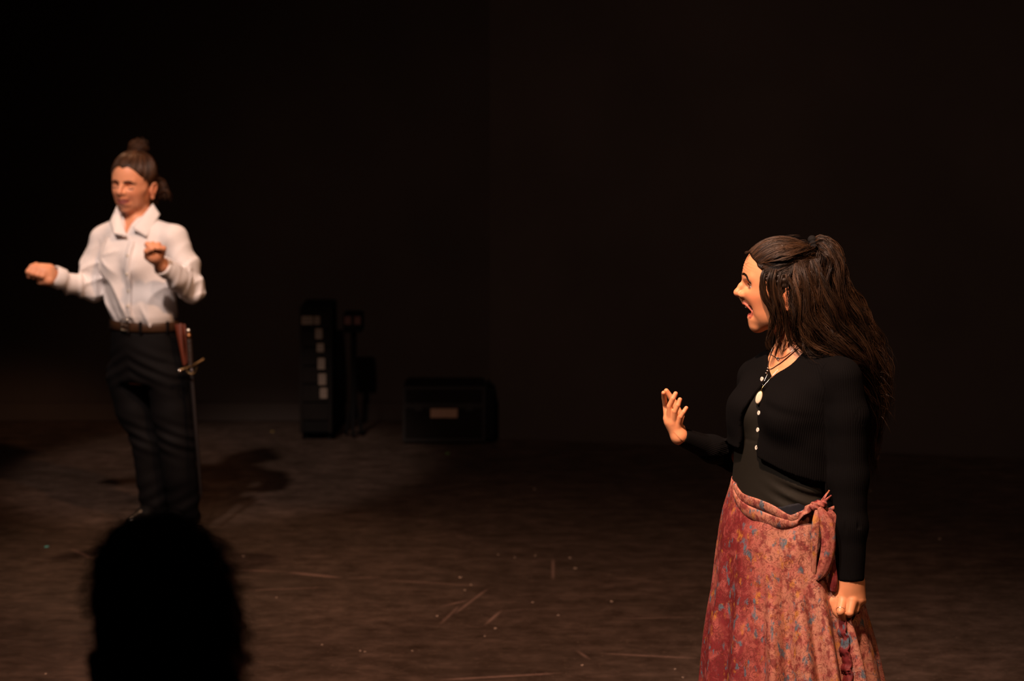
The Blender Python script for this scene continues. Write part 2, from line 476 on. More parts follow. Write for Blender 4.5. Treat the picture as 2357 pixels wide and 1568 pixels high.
# ------------------------------------------------------------------ head
def head_field(S, H, openm=True, closed=False, ears=True):
    """u forward, v left, w up from the middle of the skull; metres"""
    p = H.p; R = H.R; s = H.s
    S.ell(p(0.000, 0, 0.004), A(.0965, .0745, .079) * s, R, k=.006)
    S.ell(p(-.020, 0, -.025), A(.076, .070, .062) * s, R, k=.03)
    S.ell(p(.040, 0, -.035), A(.054, .062, .062) * s, R, k=.03)          # upper face
    S.ell(p(.048, 0, -.062), A(.050, .047, .036) * s, R, k=.02)          # upper jaw
    dz = 0.0 if openm else 0.018
    jv = .045 if openm else .039
    for q in (1, -1):
        S.rc(p(.070, q * .030, -.060), p(.035, q * .057, -.052), .016 * s, .013 * s, k=.02)     # cheekbone
        S.ell(p(.036, q * .032, -.088 + dz * .4), A(.040, .026, .046) * s, R, k=.02)            # cheek
        S.rc(p(-.006, q * .050, -.062), p(.004, q * jv, -.098 + dz * .5), .016 * s, .015 * s, k=.02)
        S.rc(p(.004, q * jv, -.098 + dz * .5), p(.060, q * .010, -.140 + dz), .016 * s, .014 * s, k=.02)
    S.ell(p(.022, 0, -.112 + dz * .8), A(.052, .040, .036) * s, R, k=.025)
    S.sph(p(.0635, 0, -.1385 + dz), .0165 * s, k=.018)                   # chin
    S.ell(p(.064, 0, -.122 + dz * .9), A(.020, .028, .014) * s, R, k=.012)
    # brow
    S.rc(p(.0870, .010, -.014), p(.076, .040, -.012), .0075 * s, .006 * s, k=.014)
    S.rc(p(.0870, -.010, -.014), p(.076, -.040, -.012), .0075 * s, .006 * s, k=.014)
    # eye hollows, lids
    for q in (1, -1):
        S.ell(p(.0945, q * .030, -.0345), A(.0155, .0165, .0105) * s, R, k=.012, mode='s')
        S.sph(p(.0725 if not closed else .0695, q * .0315, -.0345), .0138 * s, k=.003)
        if not closed:
            S.ell(p(.0865, q * .0330, -.0358), A(.0105, .0120, .0036) * s, R, k=.0015, mode='s')
        else:
            S.ell(p(.0850, q * .0325, -.0395), A(.006, .0125, .0009) * s, R, k=.001, mode='s')
    # nose
    S.rc(p(.0870, 0, -.019), p(.1030, 0, -.038), .0062 * s, .0072 * s, k=.008)
    S.rc(p(.1030, 0, -.038), p(.1130, 0, -.0545), .0072 * s, .0098 * s, k=.006)
    S.rc(p(.1125, 0, -.056), p(.098, 0, -.069), .0085 * s, .0065 * s, k=.006)
    for q in (1, -1):
        S.ell(p(.1000, q * .0120, -.0605), A(.0105, .0065, .0075) * s, R, k=.006)
        S.rc(p(.098, q * .013, -.058), p(.084, q * .019, -.062), .006 * s, .004 * s, k=.010)
    for q in (1, -1):
        S.ell(p(.1055, q * .0062, -.0675), A(.006, .0032, .0035) * s, R, k=.002, mode='s')
    if openm:
        S.rc(p(.097, 0, -.072), p(.0945, 0, -.081), .008 * s, .007 * s, k=.008)
        # the open mouth: cut right through from side to side, then hollow
        def cut(P):
            q = H.loc(P)
            u = (q[:, 0] - .1015) / .0270; w = (q[:, 2] + .1015 + .25 * (q[:, 0] - .09)) / .0175
            k0 = np.sqrt(u * u + w * w)
            return np.maximum((k0 - 1) * .0178 * s, (np.abs(q[:, 1]) - .034) * s)
        c = p(.095, 0, -.10); S.op('s', cut, c - .06 * s, c + .06 * s, .003)
        S.ell(p(.066, 0, -.0985), A(.036, .021, .0165) * s, R, k=.004, mode='s')
        for q in (1, -1):
            S.chain([p(.0775, q * .0255, -.1005), p(.0885, q * .017, -.0875), p(.0955, q * .005, -.0815), p(.0945, 0, -.0825)],
                    A(.0026, .0038, .0050, .0052) * s, k=.003)
            S.chain([p(.0765, q * .0255, -.1035), p(.0780, q * .017, -.1155), p(.0795, q * .006, -.1200), p(.0797, 0, -.1202)],
                    A(.0026, .0044, .0064, .0066) * s, k=.003)
    else:
        for q in (1, -1):
            S.chain([p(.0860, q * .021, -.0905), p(.0955, q * .010, -.0852), p(.0980, 0, -.0856)], A(.0025, .0046, .0050) * s, k=.005)
            S.chain([p(.0855, q * .020, -.0915), p(.0935, q * .010, -.0955), p(.0955, 0, -.0962)], A(.0025, .0042, .0046) * s, k=.005)
        S.rc(p(.096, 0, -.070), p(.0940, 0, -.081), .010 * s, .009 * s, k=.010)
        for q in (1, -1): S.rc(p(.090, q * .012, -.072), p(.088, q * .014, -.082), .008 * s, .008 * s, k=.010)
        S.ell(p(.080, 0, -.103), A(.016, .026, .012) * s, R, k=.012)
        S.rc(p(.1030, .0, -.0908), p(.0920, -.019, -.0915), .0020 * s, .0016 * s, k=.002, mode='s')
        S.rc(p(.1030, .0, -.0908), p(.0920, .019, -.0915), .0020 * s, .0016 * s, k=.002, mode='s')
    if ears:
        for q in (1, -1):
            S.ell(p(-.012, q * .074, -.060), A(.0155, .008, .026) * s, R, k=.006)
            arc = [(-.002, .073, -.050), (-.006, .0785, -.036), (-.016, .082, -.033), (-.026, .083, -.042), (-.026, .081, -.058), (-.018, .077, -.078), (-.010, .074, -.090), (-.004, .073, -.084)]
            S.chain([p(u, q * v, w) for u, v, w in arc], A(.0025, .003, .0034, .0036, .0034, .0035, .0062, .004) * s, k=.003)
            S.ell(p(-.011, q * .084, -.058), A(.008, .008, .014) * s, R, k=.004, mode='s')

def lip_mask(H, V, openm):
    q = H.loc(V); out = np.zeros(len(V))
    if openm:
        ch = [[(.0775, .0255, -.1005), (.0885, .017, -.0875), (.0955, .005, -.0815), (.0945, 0, -.0825)],
              [(.0765, .0255, -.1035), (.0780, .017, -.1155), (.0795, .006, -.1200), (.0797, 0, -.1202)]]
    else:
        ch = [[(.0860, .021, -.0905), (.0955, .010, -.0852), (.0980, 0, -.0856)], [(.0855, .020, -.0915), (.0935, .010, -.0960), (.0960, 0, -.0972)]]
    q[:, 1] = np.abs(q[:, 1])
    sel = np.nonzero((np.abs(q[:, 1]) < .04) & (q[:, 0] > .055) & (q[:, 2] < -.07) & (q[:, 2] > -.135))[0]
    for c in ch:
        for a, b in zip(c[:-1], c[1:]):
            a = A(*a); b = A(*b); ba = b - a
            pa = q[sel] - a; h = np.clip(pa @ ba / (ba @ ba), 0, 1)
            d = np.linalg.norm(pa - h[:, None] * ba, axis=1)
            out[sel] = np.maximum(out[sel], np.clip(((.0080 if openm else .0088) - d) / .0022, 0, 1))
    if openm:   # inside of the mouth
        inn = (q[:, 0] < .085) & (q[:, 0] > .02) & (np.abs(q[:, 1]) < .0225) & (q[:, 2] > -.1165) & (q[:, 2] < -.082)
        out[inn] = np.maximum(out[inn], .8)
    return out

def flush_mask(H, V, extra=()):
    q = H.loc(V); out = np.zeros(len(V))
    for c, r, a in [((.075, .04, -.068), .028, .55), ((.075, -.04, -.068), .028, .55), ((.114, 0, -.055), .014, .45),
                    ((-.014, .08, -.06), .03, .6), ((-.014, -.08, -.06), .03, .6)]:
        out = np.maximum(out, a * np.exp(-((q - A(*c)) ** 2).sum(1) / r**2))
    for c, r, a in extra:
        out = np.maximum(out, a * np.exp(-((V - c) ** 2).sum(1) / r**2))
    return out

def eyeball(H, q, parent, gaze=(1, 0, 0)):
    c = H.p(.0725, q * .0315, -.0345); r = .0126 * H.s
    g = unit(H.u * gaze[0] + H.v * gaze[1] + H.w * gaze[2])
    V, Q = lathe([(-r, 1e-4)] + [(-r * math.cos(a), r * math.sin(a)) for a in np.linspace(.25, math.pi - .25, 12)] + [(r, 1e-4)], c, g, 20)
    e = obj('eye', mesh_np('eye', V, Q), EYE_WHITE, parent)
    e.data.materials.append(IRIS)
    n = len(e.data.polygons); cc = np.empty(n * 3); e.data.polygons.foreach_get('center', cc)
    d = (cc.reshape(-1, 3) - c) @ g / r
    e.data.polygons.foreach_set('material_index', (d > .86).astype(np.int32))
    return e

# ------------------------------------------------------------------ hair
def strand_set(bundles, to_pt, n_pts=26, r=0.0006, seed=3):
    g = np.random.default_rng(seed); out = []; tone = []
    for b in bundles:
        ctrl = np.array([to_pt(*c[:3]) for c in b['c']]); spr = [c[3] for c in b['c']]
        C = resample(ctrl, n_pts); t = np.linspace(0, 1, n_pts)
        sp = smooth_interp(t, np.linspace(0, 1, len(spr)), spr)
        T = np.gradient(C, axis=0); T /= np.linalg.norm(T, axis=1, keepdims=True)
        N = np.cross(T, A(0, 1, 0.15)); N /= np.linalg.norm(N, axis=1, keepdims=True) + 1e-9; Bn = np.cross(T, N)
        flat = b.get('flat', 1.0)
        locks = max(4, b['n'] // 14)
        lk = g.normal(0, .48, (locks, 2)); la = g.uniform(.5, 1.7, locks); lph = g.uniform(0, 6.28, (locks, 2)); ltone = g.beta(1.2, 2.2, locks); lf = g.uniform(.75, 1.3, locks)
        for i in range(b['n']):
            j = g.integers(locks)
            o = lk[j] + g.normal(0, .11, 2)
            wv = b.get('wave', .004) * la[j]; fr = b.get('freq', 3) * lf[j]
            ph = lph[j] + g.normal(0, .22, 2)
            du = o[0] * sp + wv * t**.5 * np.sin(fr * t * 6.283 + ph[0]) + g.normal(0, .0012) * t
            dv = (o[1] * sp + wv * t**.5 * np.sin(fr * t * 6.283 + ph[1])) * flat
            if g.random() < b.get('stray', .03):
                du = du + t**2 * g.normal(0, .022); dv = dv + t**2 * g.normal(0, .02)
            cut = g.uniform(b.get('short', .8), 1.0)
            s = C + N * du[:, None] + Bn * dv[:, None]
            tt = t * cut * (n_pts - 1); k = np.minimum(tt.astype(int), n_pts - 2); f = (tt - k)[:, None]
            out.append(s[k] * (1 - f) + s[k + 1] * f)
            tone.append(np.clip(ltone[j] + g.normal(0, .12), 0, 1))
    return np.array(out), np.array(tone)

def strands_mesh(name, S, tone, r):
    n, m, _ = S.shape
    prof = np.clip(np.minimum(1.0, (1 - np.linspace(0, 1, m)) * 5 + .25), 0, 1)
    V, Q = tubes(S, r * prof[None] * np.ones((n, 1)), 3)
    me = mesh_np(name, V, Q); fattr(me, 'tone', np.repeat(tone, m * 3))
    me['strands'] = 1
    return me

def snap(S, P, off=0.0, it=4):
    """slide points onto the skin of a field"""
    P = np.array(P, float); e = 1e-3
    for _ in range(it):
        d = S.ev(P, margin=.1); G = np.stack([S.ev(P + e * np.eye(3)[j], margin=.1) - d for j in range(3)], 1) / e
        G /= np.linalg.norm(G, axis=1, keepdims=True) + 1e-9
        P = P - G * (d - off)[:, None]
    return P
# ================================================================== the woman in the patterned skirt
DR = 6.32
def U(px, py, d=0.0): return at(px, py, DR + d)
PHI = math.radians(48)
RL = A(math.cos(PHI), -math.sin(PHI), 0); RF = A(-math.sin(PHI), -math.cos(PHI), 0)
woman = thing('person', (U(1805, 1600)[0], DR, 0), 'woman in black cardigan and red floral wrap skirt, mouth wide open, one hand raised', 'person')

HR = Frame(U(1797, 625, 0.0), (-1, 0, 0), (0, 0, 1), 1.0)
def trow(px, py, a, bf, bb, d=0.0): return (U(px, py, d), a, bf, bb)
TORSO = [trow(1836, 812, .070, .050, .050), trow(1837, 834, .120, .068, .070), trow(1836, 862, .158, .092, .085), trow(1828, 910, .156, .108, .09),
         trow(1816, 960, .150, .112, .09), trow(1809, 1020, .142, .110, .087), trow(1804, 1080, .139, .108, .087),
         trow(1803, 1120, .144, .110, .09), trow(1804, 1180, .160, .115, .105), trow(1806, 1260, .170, .115, .12), trow(1808, 1345, .16, .10, .11)]
shL, elL, wrL = U(1936, 872, -.118), U(1956, 1105, -.135), U(1959, 1325, -.16)
shR, elR, wrR = U(1745, 872, .118), U(1716, 1060, .165), U(1563, 1006, 0.0)

def lf(P):   # torso axes of a point: left, front
    c = np.stack([np.interp(P[:, 2], [r[0][2] for r in TORSO][::-1], [r[0][j] for r in TORSO][::-1]) for j in (0, 1)], 1)
    d = P[:, :2] - c
    return d @ RL[:2], d @ RF[:2]

body = Sdf()
head_field(body, HR, openm=True)
body.rc(HR.p(-.026, 0, -.075), U(1828, 815, .005), .046, .047, k=.025)
def furrow(P):
    q = HR.loc(P)
    return .0007 * np.sin((q[:, 2] + .25 * np.abs(q[:, 1])) * 900) * np.exp(-((q[:, 2] - .016) / .012) ** 2) * (q[:, 0] > .05) * np.exp(-(q[:, 1] / .035) ** 2)
body.op('d', furrow, HR.p(.08, 0, .016) - .06, HR.p(.08, 0, .016) + .06)
body.rc(HR.p(-.03, .03, -.085), U(1800, 818, -.02), .014, .010, k=.02)          # neck tendon
body.loft(RL, RF, TORSO, k=.03)
body.rc(U(1836, 822), shL + A(-.01, .0, .012), .045, .036, k=.03); body.rc(U(1836, 822), shR + A(.01, 0, .012), .045, .036, k=.03)
for q in (1, -1):
    c = U(1822, 935) + RL * q * .062 + RF * .082
    body.ell(c, A(.052, .052, .056), k=.03)
# collar bones
body.rc(U(1836, 838) + RF * .062 + RL * .012, shL + RF * .02 + A(0, 0, .03), .007, .008, k=.014)
body.rc(U(1836, 838) + RF * .062 - RL * .012, shR + RF * .02 + A(0, 0, .03), .007, .008, k=.014)
body.chain([shL, elL, wrL], [.048, .036, .024], k=.02)
body.chain([shR, elR, wrR], [.046, .034, .0185], k=.02)
hipz = U(1806, 1330)
for q in (1, -1):
    h = hipz + RL * q * .085; kn = A(h[0] - .01, h[1] - .01, .47); an = A(h[0] + .0, h[1] + .02, .085)
    body.chain([h, kn, an], [.085, .055, .036], k=.03)
    body.chain([an + A(0, 0, -.045) - RF * .03, an + A(0, 0, -.055) + RF * .12, an + A(0, 0, -.06) + RF * .17], [.034, .032, .024], k=.02)

# raised right hand, back towards us
def C8(x, y, d=0.0): return U(1500 + x / 7.84, 870 + y / 7.84, d)
hand_d = -.005
fing = [  # joints, radii
    ([C8(278, 720, .000), C8(248, 500, .004), C8(226, 360, -.010), C8(214, 272, -.022)], [.0088, .0072, .0068, .0058]),
    ([C8(330, 775, -.006), C8(322, 510, -.016), C8(385, 372, -.022), C8(432, 285, -.020)], [.0092, .0076, .0068, .0060]),
    ([C8(400, 810, -.010), C8(420, 605, -.022), C8(474, 490, -.026), C8(510, 392, -.024)], [.0088, .0074, .0066, .0058]),
    ([C8(478, 860, -.010), C8(526, 700, -.022), C8(578, 615, -.024), C8(624, 545, -.022)], [.0080, .0066, .0060, .0054]),
    ([C8(430, 960, .022), C8(520, 700, .034), C8(400, 440, .040), C8(265, 235, .034)], [.0130, .0110, .0090, .0066]),   # thumb behind
]
body.rc(C8(330, 800, -.002), C8(480, 1050, 0), .0135, .0125, k=.012)
body.rc(C8(400, 820, -.004), C8(490, 1050, 0), .0135, .0135, k=.012)
body.rc(C8(475, 860, -.002), C8(515, 1020, 0), .0125, .0125, k=.012)
body.rc(C8(290, 730, .002), C8(430, 1040, .002), .0110, .0100, k=.012)
body.rc(C8(540, 900, .014), C8(540, 980, .006), .0090, .0095, k=.010)
body.rc(C8(490, 1070, 0), wrR, .0155, .0190, k=.012)
def digit(S, pts, rs):
    for i in range(len(pts) - 1): S.rc(pts[i], pts[i + 1], rs[i], rs[i + 1], .005 if i == 0 else .0006)
for pts, rs in fing: digit(body, pts, rs)
# hanging left hand, loosely closed
def C5(x, y, d=0.0): return U(1880 + x / 7.84, 1280 + y / 7.84, d - .16)
body.rc(wrL, C5(620, 520, 0), .026, .026, k=.015)
body.rc(C5(560, 480, 0), C5(470, 770, -.006), .0235, .0165, k=.012)
body.rc(C5(620, 480, 0), C5(630, 780, -.012), .0235, .0165, k=.012)
body.rc(C5(700, 480, .004), C5(740, 790, -.008), .0215, .0150, k=.012)
body.rc(C5(720, 480, .012), C5(800, 800, .002), .0190, .0130, k=.012)
lfing = [
    ([C5(468, 815, -.014), C5(425, 1010, -.036), C5(478, 1120, -.024), C5(520, 1165, .000)], [.0130, .0108, .0092, .0080]),
    ([C5(645, 815, -.020), C5(598, 1030, -.034), C5(555, 1080, -.008), C5(560, 1010, .018)], [.0130, .0102, .0085, .0075]),
    ([C5(755, 822, -.010), C5(705, 975, -.014), C5(660, 985, .012), C5(640, 940, .030)], [.0110, .0090, .0080, .0070]),
    ([C5(815, 815, .004), C5(790, 900, .004), C5(740, 920, .020), C5(700, 880, .034)], [.0098, .0080, .0072, .0065]),
    ([C5(400, 640, .006), C5(290, 820, -.002), C5(350, 1010, -.010), C5(490, 1195, -.014)], [.0150, .0125, .0105, .0078]),
]
for pts, rs in lfing: digit(body, pts, rs)

parts = []
zc = U(0, 900)[2]
XA0, XA1, XB = U(1676, 0)[0], U(1893, 0)[0], U(1587, 0)[0]
ZH = U(0, 1322, -.16)[2]; XH = U(1905, 0)[0]
parts.append(surface(body, .0018, lo=A(XA0 - .004, -9, zc - .004), hi=A(XA1 + .004, 99, 99)))
parts.append(surface(body, .0015, lo=A(-9, -9, 1.05), hi=A(XB + .004, 99, 99)))
parts.append(surface(body, .0015, lo=A(XH, -9, .45), hi=A(99, DR - .085, ZH)))
# the rest, coarser, without the finely meshed head and hands
V, Fq = surface(body, .007)
c = V[Fq].mean(1)
bad = ((c[:, 2] > zc + .002) & (c[:, 0] > XA0 + .002) & (c[:, 0] < XA1 - .002)) | ((c[:, 0] < XB - .002) & (c[:, 2] > 1.052)) | ((c[:, 0] > XH + .004) & (c[:, 1] < DR - .089) & (c[:, 2] < ZH - .004) & (c[:, 2] > .45))
parts.append((V, Fq[~bad]))
V, Fq = join_np(parts)
me = mesh_np('body', V, Fq)
tips = [(p[0][-1], .009, .75) for p in fing] + [(p[0][-1], .009, .5) for p in lfing] + [(p[0][1], .007, .55) for p in fing[:4]] + [(p[0][0], .010, .45) for p in lfing[:4]]
fattr(me, 'lip', lip_mask(HR, V, True)); fattr(me, 'flush', flush_mask(HR, V, tips))
wbody = obj('body', me, SKIN, woman)

# eyes, teeth, tongue, brows, lashes
for q in (1, -1): eyeball(HR, q, wbody, (1, q * .05, .02))
def arch(z, u0, hw, depth, h, parent, name, m, n=10):
    for i in range(n):
        a = -1 + 2 * (i + .5) / n
        c = HR.p(u0 - depth * a * a, hw * math.sin(a * 1.25) / math.sin(1.25), z)
        S = Sdf(); S.ell(c, A(.0030, .0036, h), HR.R, k=.001)
        Vt, Ft = surface(S, .0009)
        obj(name, mesh_np(name, Vt, Ft), m, parent)
arch(-.0890, .0915, .0150, .017, .0062, wbody, 'tooth', TEETH)
S = Sdf(); S.ell(HR.p(.060, 0, -.1165), A(.024, .016, .0065), HR.R); S.ell(HR.p(.073, 0, -.1155), A(.012, .012, .005), HR.R, k=.01)
Vt, Ft = surface(S, .0015); obj('tongue', mesh_np('tongue', Vt, Ft), TONGUE, wbody)

def brow_strands(H, q, pts, n, thick, length, seed):
    g = np.random.default_rng(seed); C = resample([H.p(u, q * v, w) for u, v, w in pts], 60); out = []
    for i in range(n):
        t = g.random(); k = int(t * 58); base = C[k] + g.normal(0, 1, 3) * thick * (1 - .5 * t)
        d = unit(C[min(k + 1, 59)] - C[k]) + H.w * g.normal(.35, .25)
        s = np.linspace(0, 1, 5)[:, None]
        out.append(base + unit(d) * length * s)
    return np.array(out)
for q in (1, -1):
    B = brow_strands(HR, q, [(.0955, .008, -.0075), (.0920, .020, -.0060), (.0850, .032, -.0110), (.0760, .041, -.0210)], 330, .0012, .005, 5)
    B0 = B[:, 0].copy(); B += (snap(body, B0, .0009) - B0)[:, None]
    obj('eyebrow', strands_mesh('eyebrow', B, np.full(len(B), .05), .00032), HAIR_DARK, wbody)
    g = np.random.default_rng(9); L = []
    for i in range(46):
        a = -1.0 + 2.0 * g.random(); lowr = i % 3 == 0
        c0 = HR.p(.0725 + .0136 * math.cos(a * .9), q * (.0318 + .0118 * math.sin(a)), -.0355 + (.0034 if not lowr else -.0038) * math.cos(a))
        d = HR.u * (.9) + HR.v * q * a * .7 + HR.w * (.45 if not lowr else -.5)
        s = np.linspace(0, 1, 6)[:, None]
        L.append(c0 + unit(d) * (.0060 if not lowr else .0030) * s + HR.w * (s**2) * (.002 if not lowr else -.001))
    L = np.array(L); obj('eyelashes', strands_mesh('eyelashes', L, np.zeros(len(L)), .00024), HAIR_BLACK, wbody)

# ---------------------------------------------------------------- cardigan
RIB = mat('black_rib_knit', (0.0022, 0.0018, 0.0019), rough=0.9, spec=0.08, sheen=0.0)
t = RIB.node_tree
rb = attr(t, 'rib').outputs['Fac']
sn = mth(t, 'SINE', mth(t, 'MULTIPLY', rb, 6.2832 / .0052))
bump(RIB, mth(t, 'ADD', mth(t, 'MULTIPLY', sn, .5), mth(t, 'MULTIPLY', noise(t, 900, 2, vec=objcoord(t)), .5)), .55, .0012)
CARD = [trow(1836, 808, .085, .058, .062), trow(1837, 832, .130, .080, .082), trow(1836, 862, .164, .104, .095), trow(1826, 910, .166, .126, .10),
        trow(1813, 960, .166, .134, .10), trow(1806, 1020, .166, .132, .10), trow(1803, 1060, .168, .132, .10), trow(1802, 1130, .170, .130, .10)]
def front_l(px, py):
    """torso-left offset of the cardigan front seen at a pixel"""
    z = U(0, py)[2]
    zs = [r[0][2] for r in CARD][::-1]
    cx, a, b = (np.interp(z, zs, v[::-1]) for v in ([r[0][0] for r in CARD], [r[1] for r in CARD], [r[2] for r in CARD]))
    l = np.linspace(-a * .98, a * .98, 400); f = b * np.sqrt(1 - (l / a) ** 2)
    X = cx + l * RL[0] + f * RF[0]; Y = DR + l * RL[1] + f * RF[1]
    p = X / Y * FPX + RES_X / 2
    vis = np.argmin(p)
    return float(np.interp(px, p[vis:], l[vis:]))
lt = [(795, -.085), (803, -.068), (830, -.060), (851, -.036), (866, -.012), (874, -.003)] + [(y, front_l(x, y)) for y, x in ((888, 1748), (910, 1735), (948, 1714), (971, 1708), (1015, 1702), (1048, 1694), (1100, 1690))]
rt = [(795, .085), (803, .066), (830, .045), (851, .022), (866, .004), (874, .000)] + [(y, front_l(x, y)) for y, x in ((888, 1750), (936, 1743), (980, 1742), (1053, 1739), (1100, 1738))]
lz = np.array([U(0, y, -.07)[2] for y, _ in lt])[::-1]; lv = np.array([v for _, v in lt])[::-1]
rz = np.array([U(0, y, -.07)[2] for y, _ in rt])[::-1]; rv = np.array([v for _, v in rt])[::-1]
cardi = Sdf()
cardi.loft(RL, RF, CARD, k=.02)
cardi.rc(U(1836, 826), shL + A(-.005, .0, .008), .048, .044, k=.03); cardi.rc(U(1836, 826), shR + A(.005, 0, .008), .048, .044, k=.03)
for q in (1, -1): cardi.ell(U(1820, 938) + RL * q * .064 + RF * .085, A(.062, .062, .062), k=.04)
cardi.chain([shL, U(1951, 960, -.126), U(1955, 1100, -.134), U(1957, 1210, -.148), U(1959, 1336, -.160)], [.054, .052, .047, .0425, .0335], k=.02)
cardi.chain([shR, elR, U(1640, 1034, .07), U(1567, 1005, .002)], [.054, .043, .034, .0235], k=.02)
# hem, opening, neck
def hem(P):
    l, f = lf(P); hz = np.interp(l, [-.05, .0, .08, .16], [1.076, 1.074, 1.036, 1.004])
    far = (np.abs(l) > .185) | ((l > .118) & (P[:, 0] > U(1905, 0, -.1)[0])) | (l < -.15)
    arm = np.minimum(seg_d(P, shL, elL), seg_d(P, elL, wrL)); arm = np.minimum(arm, np.minimum(seg_d(P, shR, elR), seg_d(P, elR, wrR)))
    armR = np.minimum(seg_d(P, shR, elR), seg_d(P, elR, wrR))
    return np.where((arm < .064) & ((armR > .1) | (armR < .046)), -1.0, hz - P[:, 2])
def seg_d(P, a, b):
    ba = b - a; pa = P - a; h = np.clip(pa @ ba / (ba @ ba), 0, 1)
    return np.linalg.norm(pa - h[:, None] * ba, axis=1)
cardi.op('i', hem, k=.002)
def opening(P):
    l, f = lf(P); z = P[:, 2]
    a = np.interp(z, lz, lv); b = np.interp(z, rz, rv)
    arm = np.minimum(seg_d(P, shR, elR), seg_d(P, elR, wrR))
    o = np.maximum(np.maximum(a - l, l - b), .015 - f)
    return np.where(arm < .058, np.maximum(o, .02), o)
cardi.op('s', opening, k=.004)
cardi.rc(U(1834, 822), HR.p(-.03, 0, -.06), .060, .075, k=.006, mode='s')
# hollow under the hem: the knit stands off the body
inner = Sdf(); inner.loft(RL, RF, [(c_, a_ - .010, bf_ - .010, bb_ - .010) for c_, a_, bf_, bb_ in CARD], k=.02)
def hollow(P):
    d = inner.ev(P); l, f = lf(P)
    return np.maximum(d, P[:, 2] - U(0, 925)[2])
cardi.op('s', hollow, k=.003)
for wr, el in ((U(1959, 1336, -.160), elL), (U(1567, 1005, .002), U(1620, 1040, .05))):
    dd = unit(wr - el)
    cardi.op('s', (lambda P, wr=wr, dd=dd: np.maximum(-((P - wr) @ dd + .000), np.linalg.norm(P - wr, axis=1) - .07)), wr - .08, wr + .08, .003)
# soft folds in the knit
def folds(P):
    l, f = lf(P)
    w1 = np.sin((P[:, 2] * 38 + l * 60 + 1.2 * np.sin(l * 30))) * .0016 + np.sin(P[:, 2] * 85 + P[:, 0] * 40) * .0008
    bx = np.exp(-(((l - .07) / .06) ** 2 + ((P[:, 2] - U(0, 925)[2] + .25 * (l - .07)) / .012) ** 2)) * .005
    arm = np.minimum(np.minimum(seg_d(P, shL, elL), seg_d(P, elL, wrL)), np.minimum(seg_d(P, shR, elR), seg_d(P, elR, wrR)))
    return w1 * np.clip((arm - .045) / .03, .25, 1) + bx
cardi.op('d', folds)
V, Fq = surface(cardi, .0036)
me = mesh_np('cardigan', V, Fq)
l, f = lf(V)
aL = np.minimum(seg_d(V, shL, elL), seg_d(V, elL, wrL)); aR = np.minimum(seg_d(V, shR, elR), seg_d(V, elR, wrR))
ang = np.arctan2(l, f) * .135
armang = lambda V, a, b: (lambda x, y: np.arctan2((V - a) @ y, (V - a) @ x) * .045)(unit(np.cross(unit(b - a), A(.9, .3, .1))), unit(np.cross(unit(b - a), np.cross(unit(b - a), A(.9, .3, .1)))))
rib = np.where(aL < .06, armang(V, shL, wrL), np.where(aR < .055, armang(V, elR, wrR), ang))
fattr(me, 'rib', rib)
card = obj('cardigan', me, RIB, woman)
BUTTON = mat('button_white', (0.66, 0.60, 0.52), 0.25, 0.5)
for bx_, by_, bd_ in ((1754, 873, -.094), (1747, 951, -.104), (1744.5, 990, -.102), (1741.5, 1031, -.100)):
    p0 = U(bx_, by_, bd_); nrm = unit(RF * .92 + RL * -.25 + A(0, 0, .12))
    V, Q = lathe([(-.002, .0001), (-.002, .0056), (.0012, .0062), (.0022, .0052), (.0018, .0034), (.0012, .0001)], p0, nrm, 18)
    obj('button', mesh_np('button', V, Q), BUTTON, card)

# ---------------------------------------------------------------- top under the cardigan
CAMI = mat('dark_olive_jersey', (0.0085, 0.0070, 0.0042), rough=0.75, spec=0.2, sheen=0.0)
plain_noise(CAMI, 30, .2, 700, .1)
cami = Sdf()
TG = [r for r in TORSO if r[0][2] < U(0, 900)[2] and r[0][2] > U(0, 1265)[2]]
cami.loft(RL, RF, [(U(1828, 893), .158, .110, .092)] + TG, k=.02, grow=.006)
for q in (1, -1): cami.ell(U(1822, 937) + RL * q * .062 + RF * .082, A(.058, .058, .060), k=.035)
cami.op('i', lambda P: P[:, 2] - (U(0, 903, -.09)[2] + .10 * np.abs(lf(P)[0])), k=.003)
cami.op('i', lambda P: lf(P)[1] * 0 + np.abs(lf(P)[0]) - .165, k=.003)
def camif(P):
    l, f = lf(P); z = P[:, 2]
    fold = np.exp(-((l - .12) / .055) ** 2) * np.exp(-((z - U(0, 1118)[2]) / .045) ** 2) * .0045 * np.sin((z + .5 * l) * 190)
    seam = np.exp(-((z - U(0, 1018, -.09)[2]) / .0022) ** 2) * .0016
    return fold + seam
cami.op('d', camif)
V, Fq = surface(cami, .0050)
obj('camisole', mesh_np('camisole', V, Fq), CAMI, woman)

# navy waistband between top and skirt
NAVY = plain_noise(mat('navy_waistband', (0.0045, 0.0055, 0.0095), 0.7, 0.2), 40, .2)
navy = Sdf()
navy.loft(RL, RF, [(U(1803, 1120), .151, .117, .098), (U(1803, 1150), .156, .123, .104), (U(1802, 1200), .166, .129, .112), (U(1801, 1235), .170, .130, .116)], k=.01)
def navytop(P):
    l, f = lf(P); return P[:, 2] - np.interp(l, [-.1, 0, .06, .15], [U(0, 1140)[2], U(0, 1176, -.08)[2], U(0, 1166, -.1)[2], U(0, 1146, -.12)[2]])
navy.op('i', navytop, k=.003)
V, Fq = surface(navy, .0035)
obj('waistband', mesh_np('waistband', V, Fq), NAVY, woman)
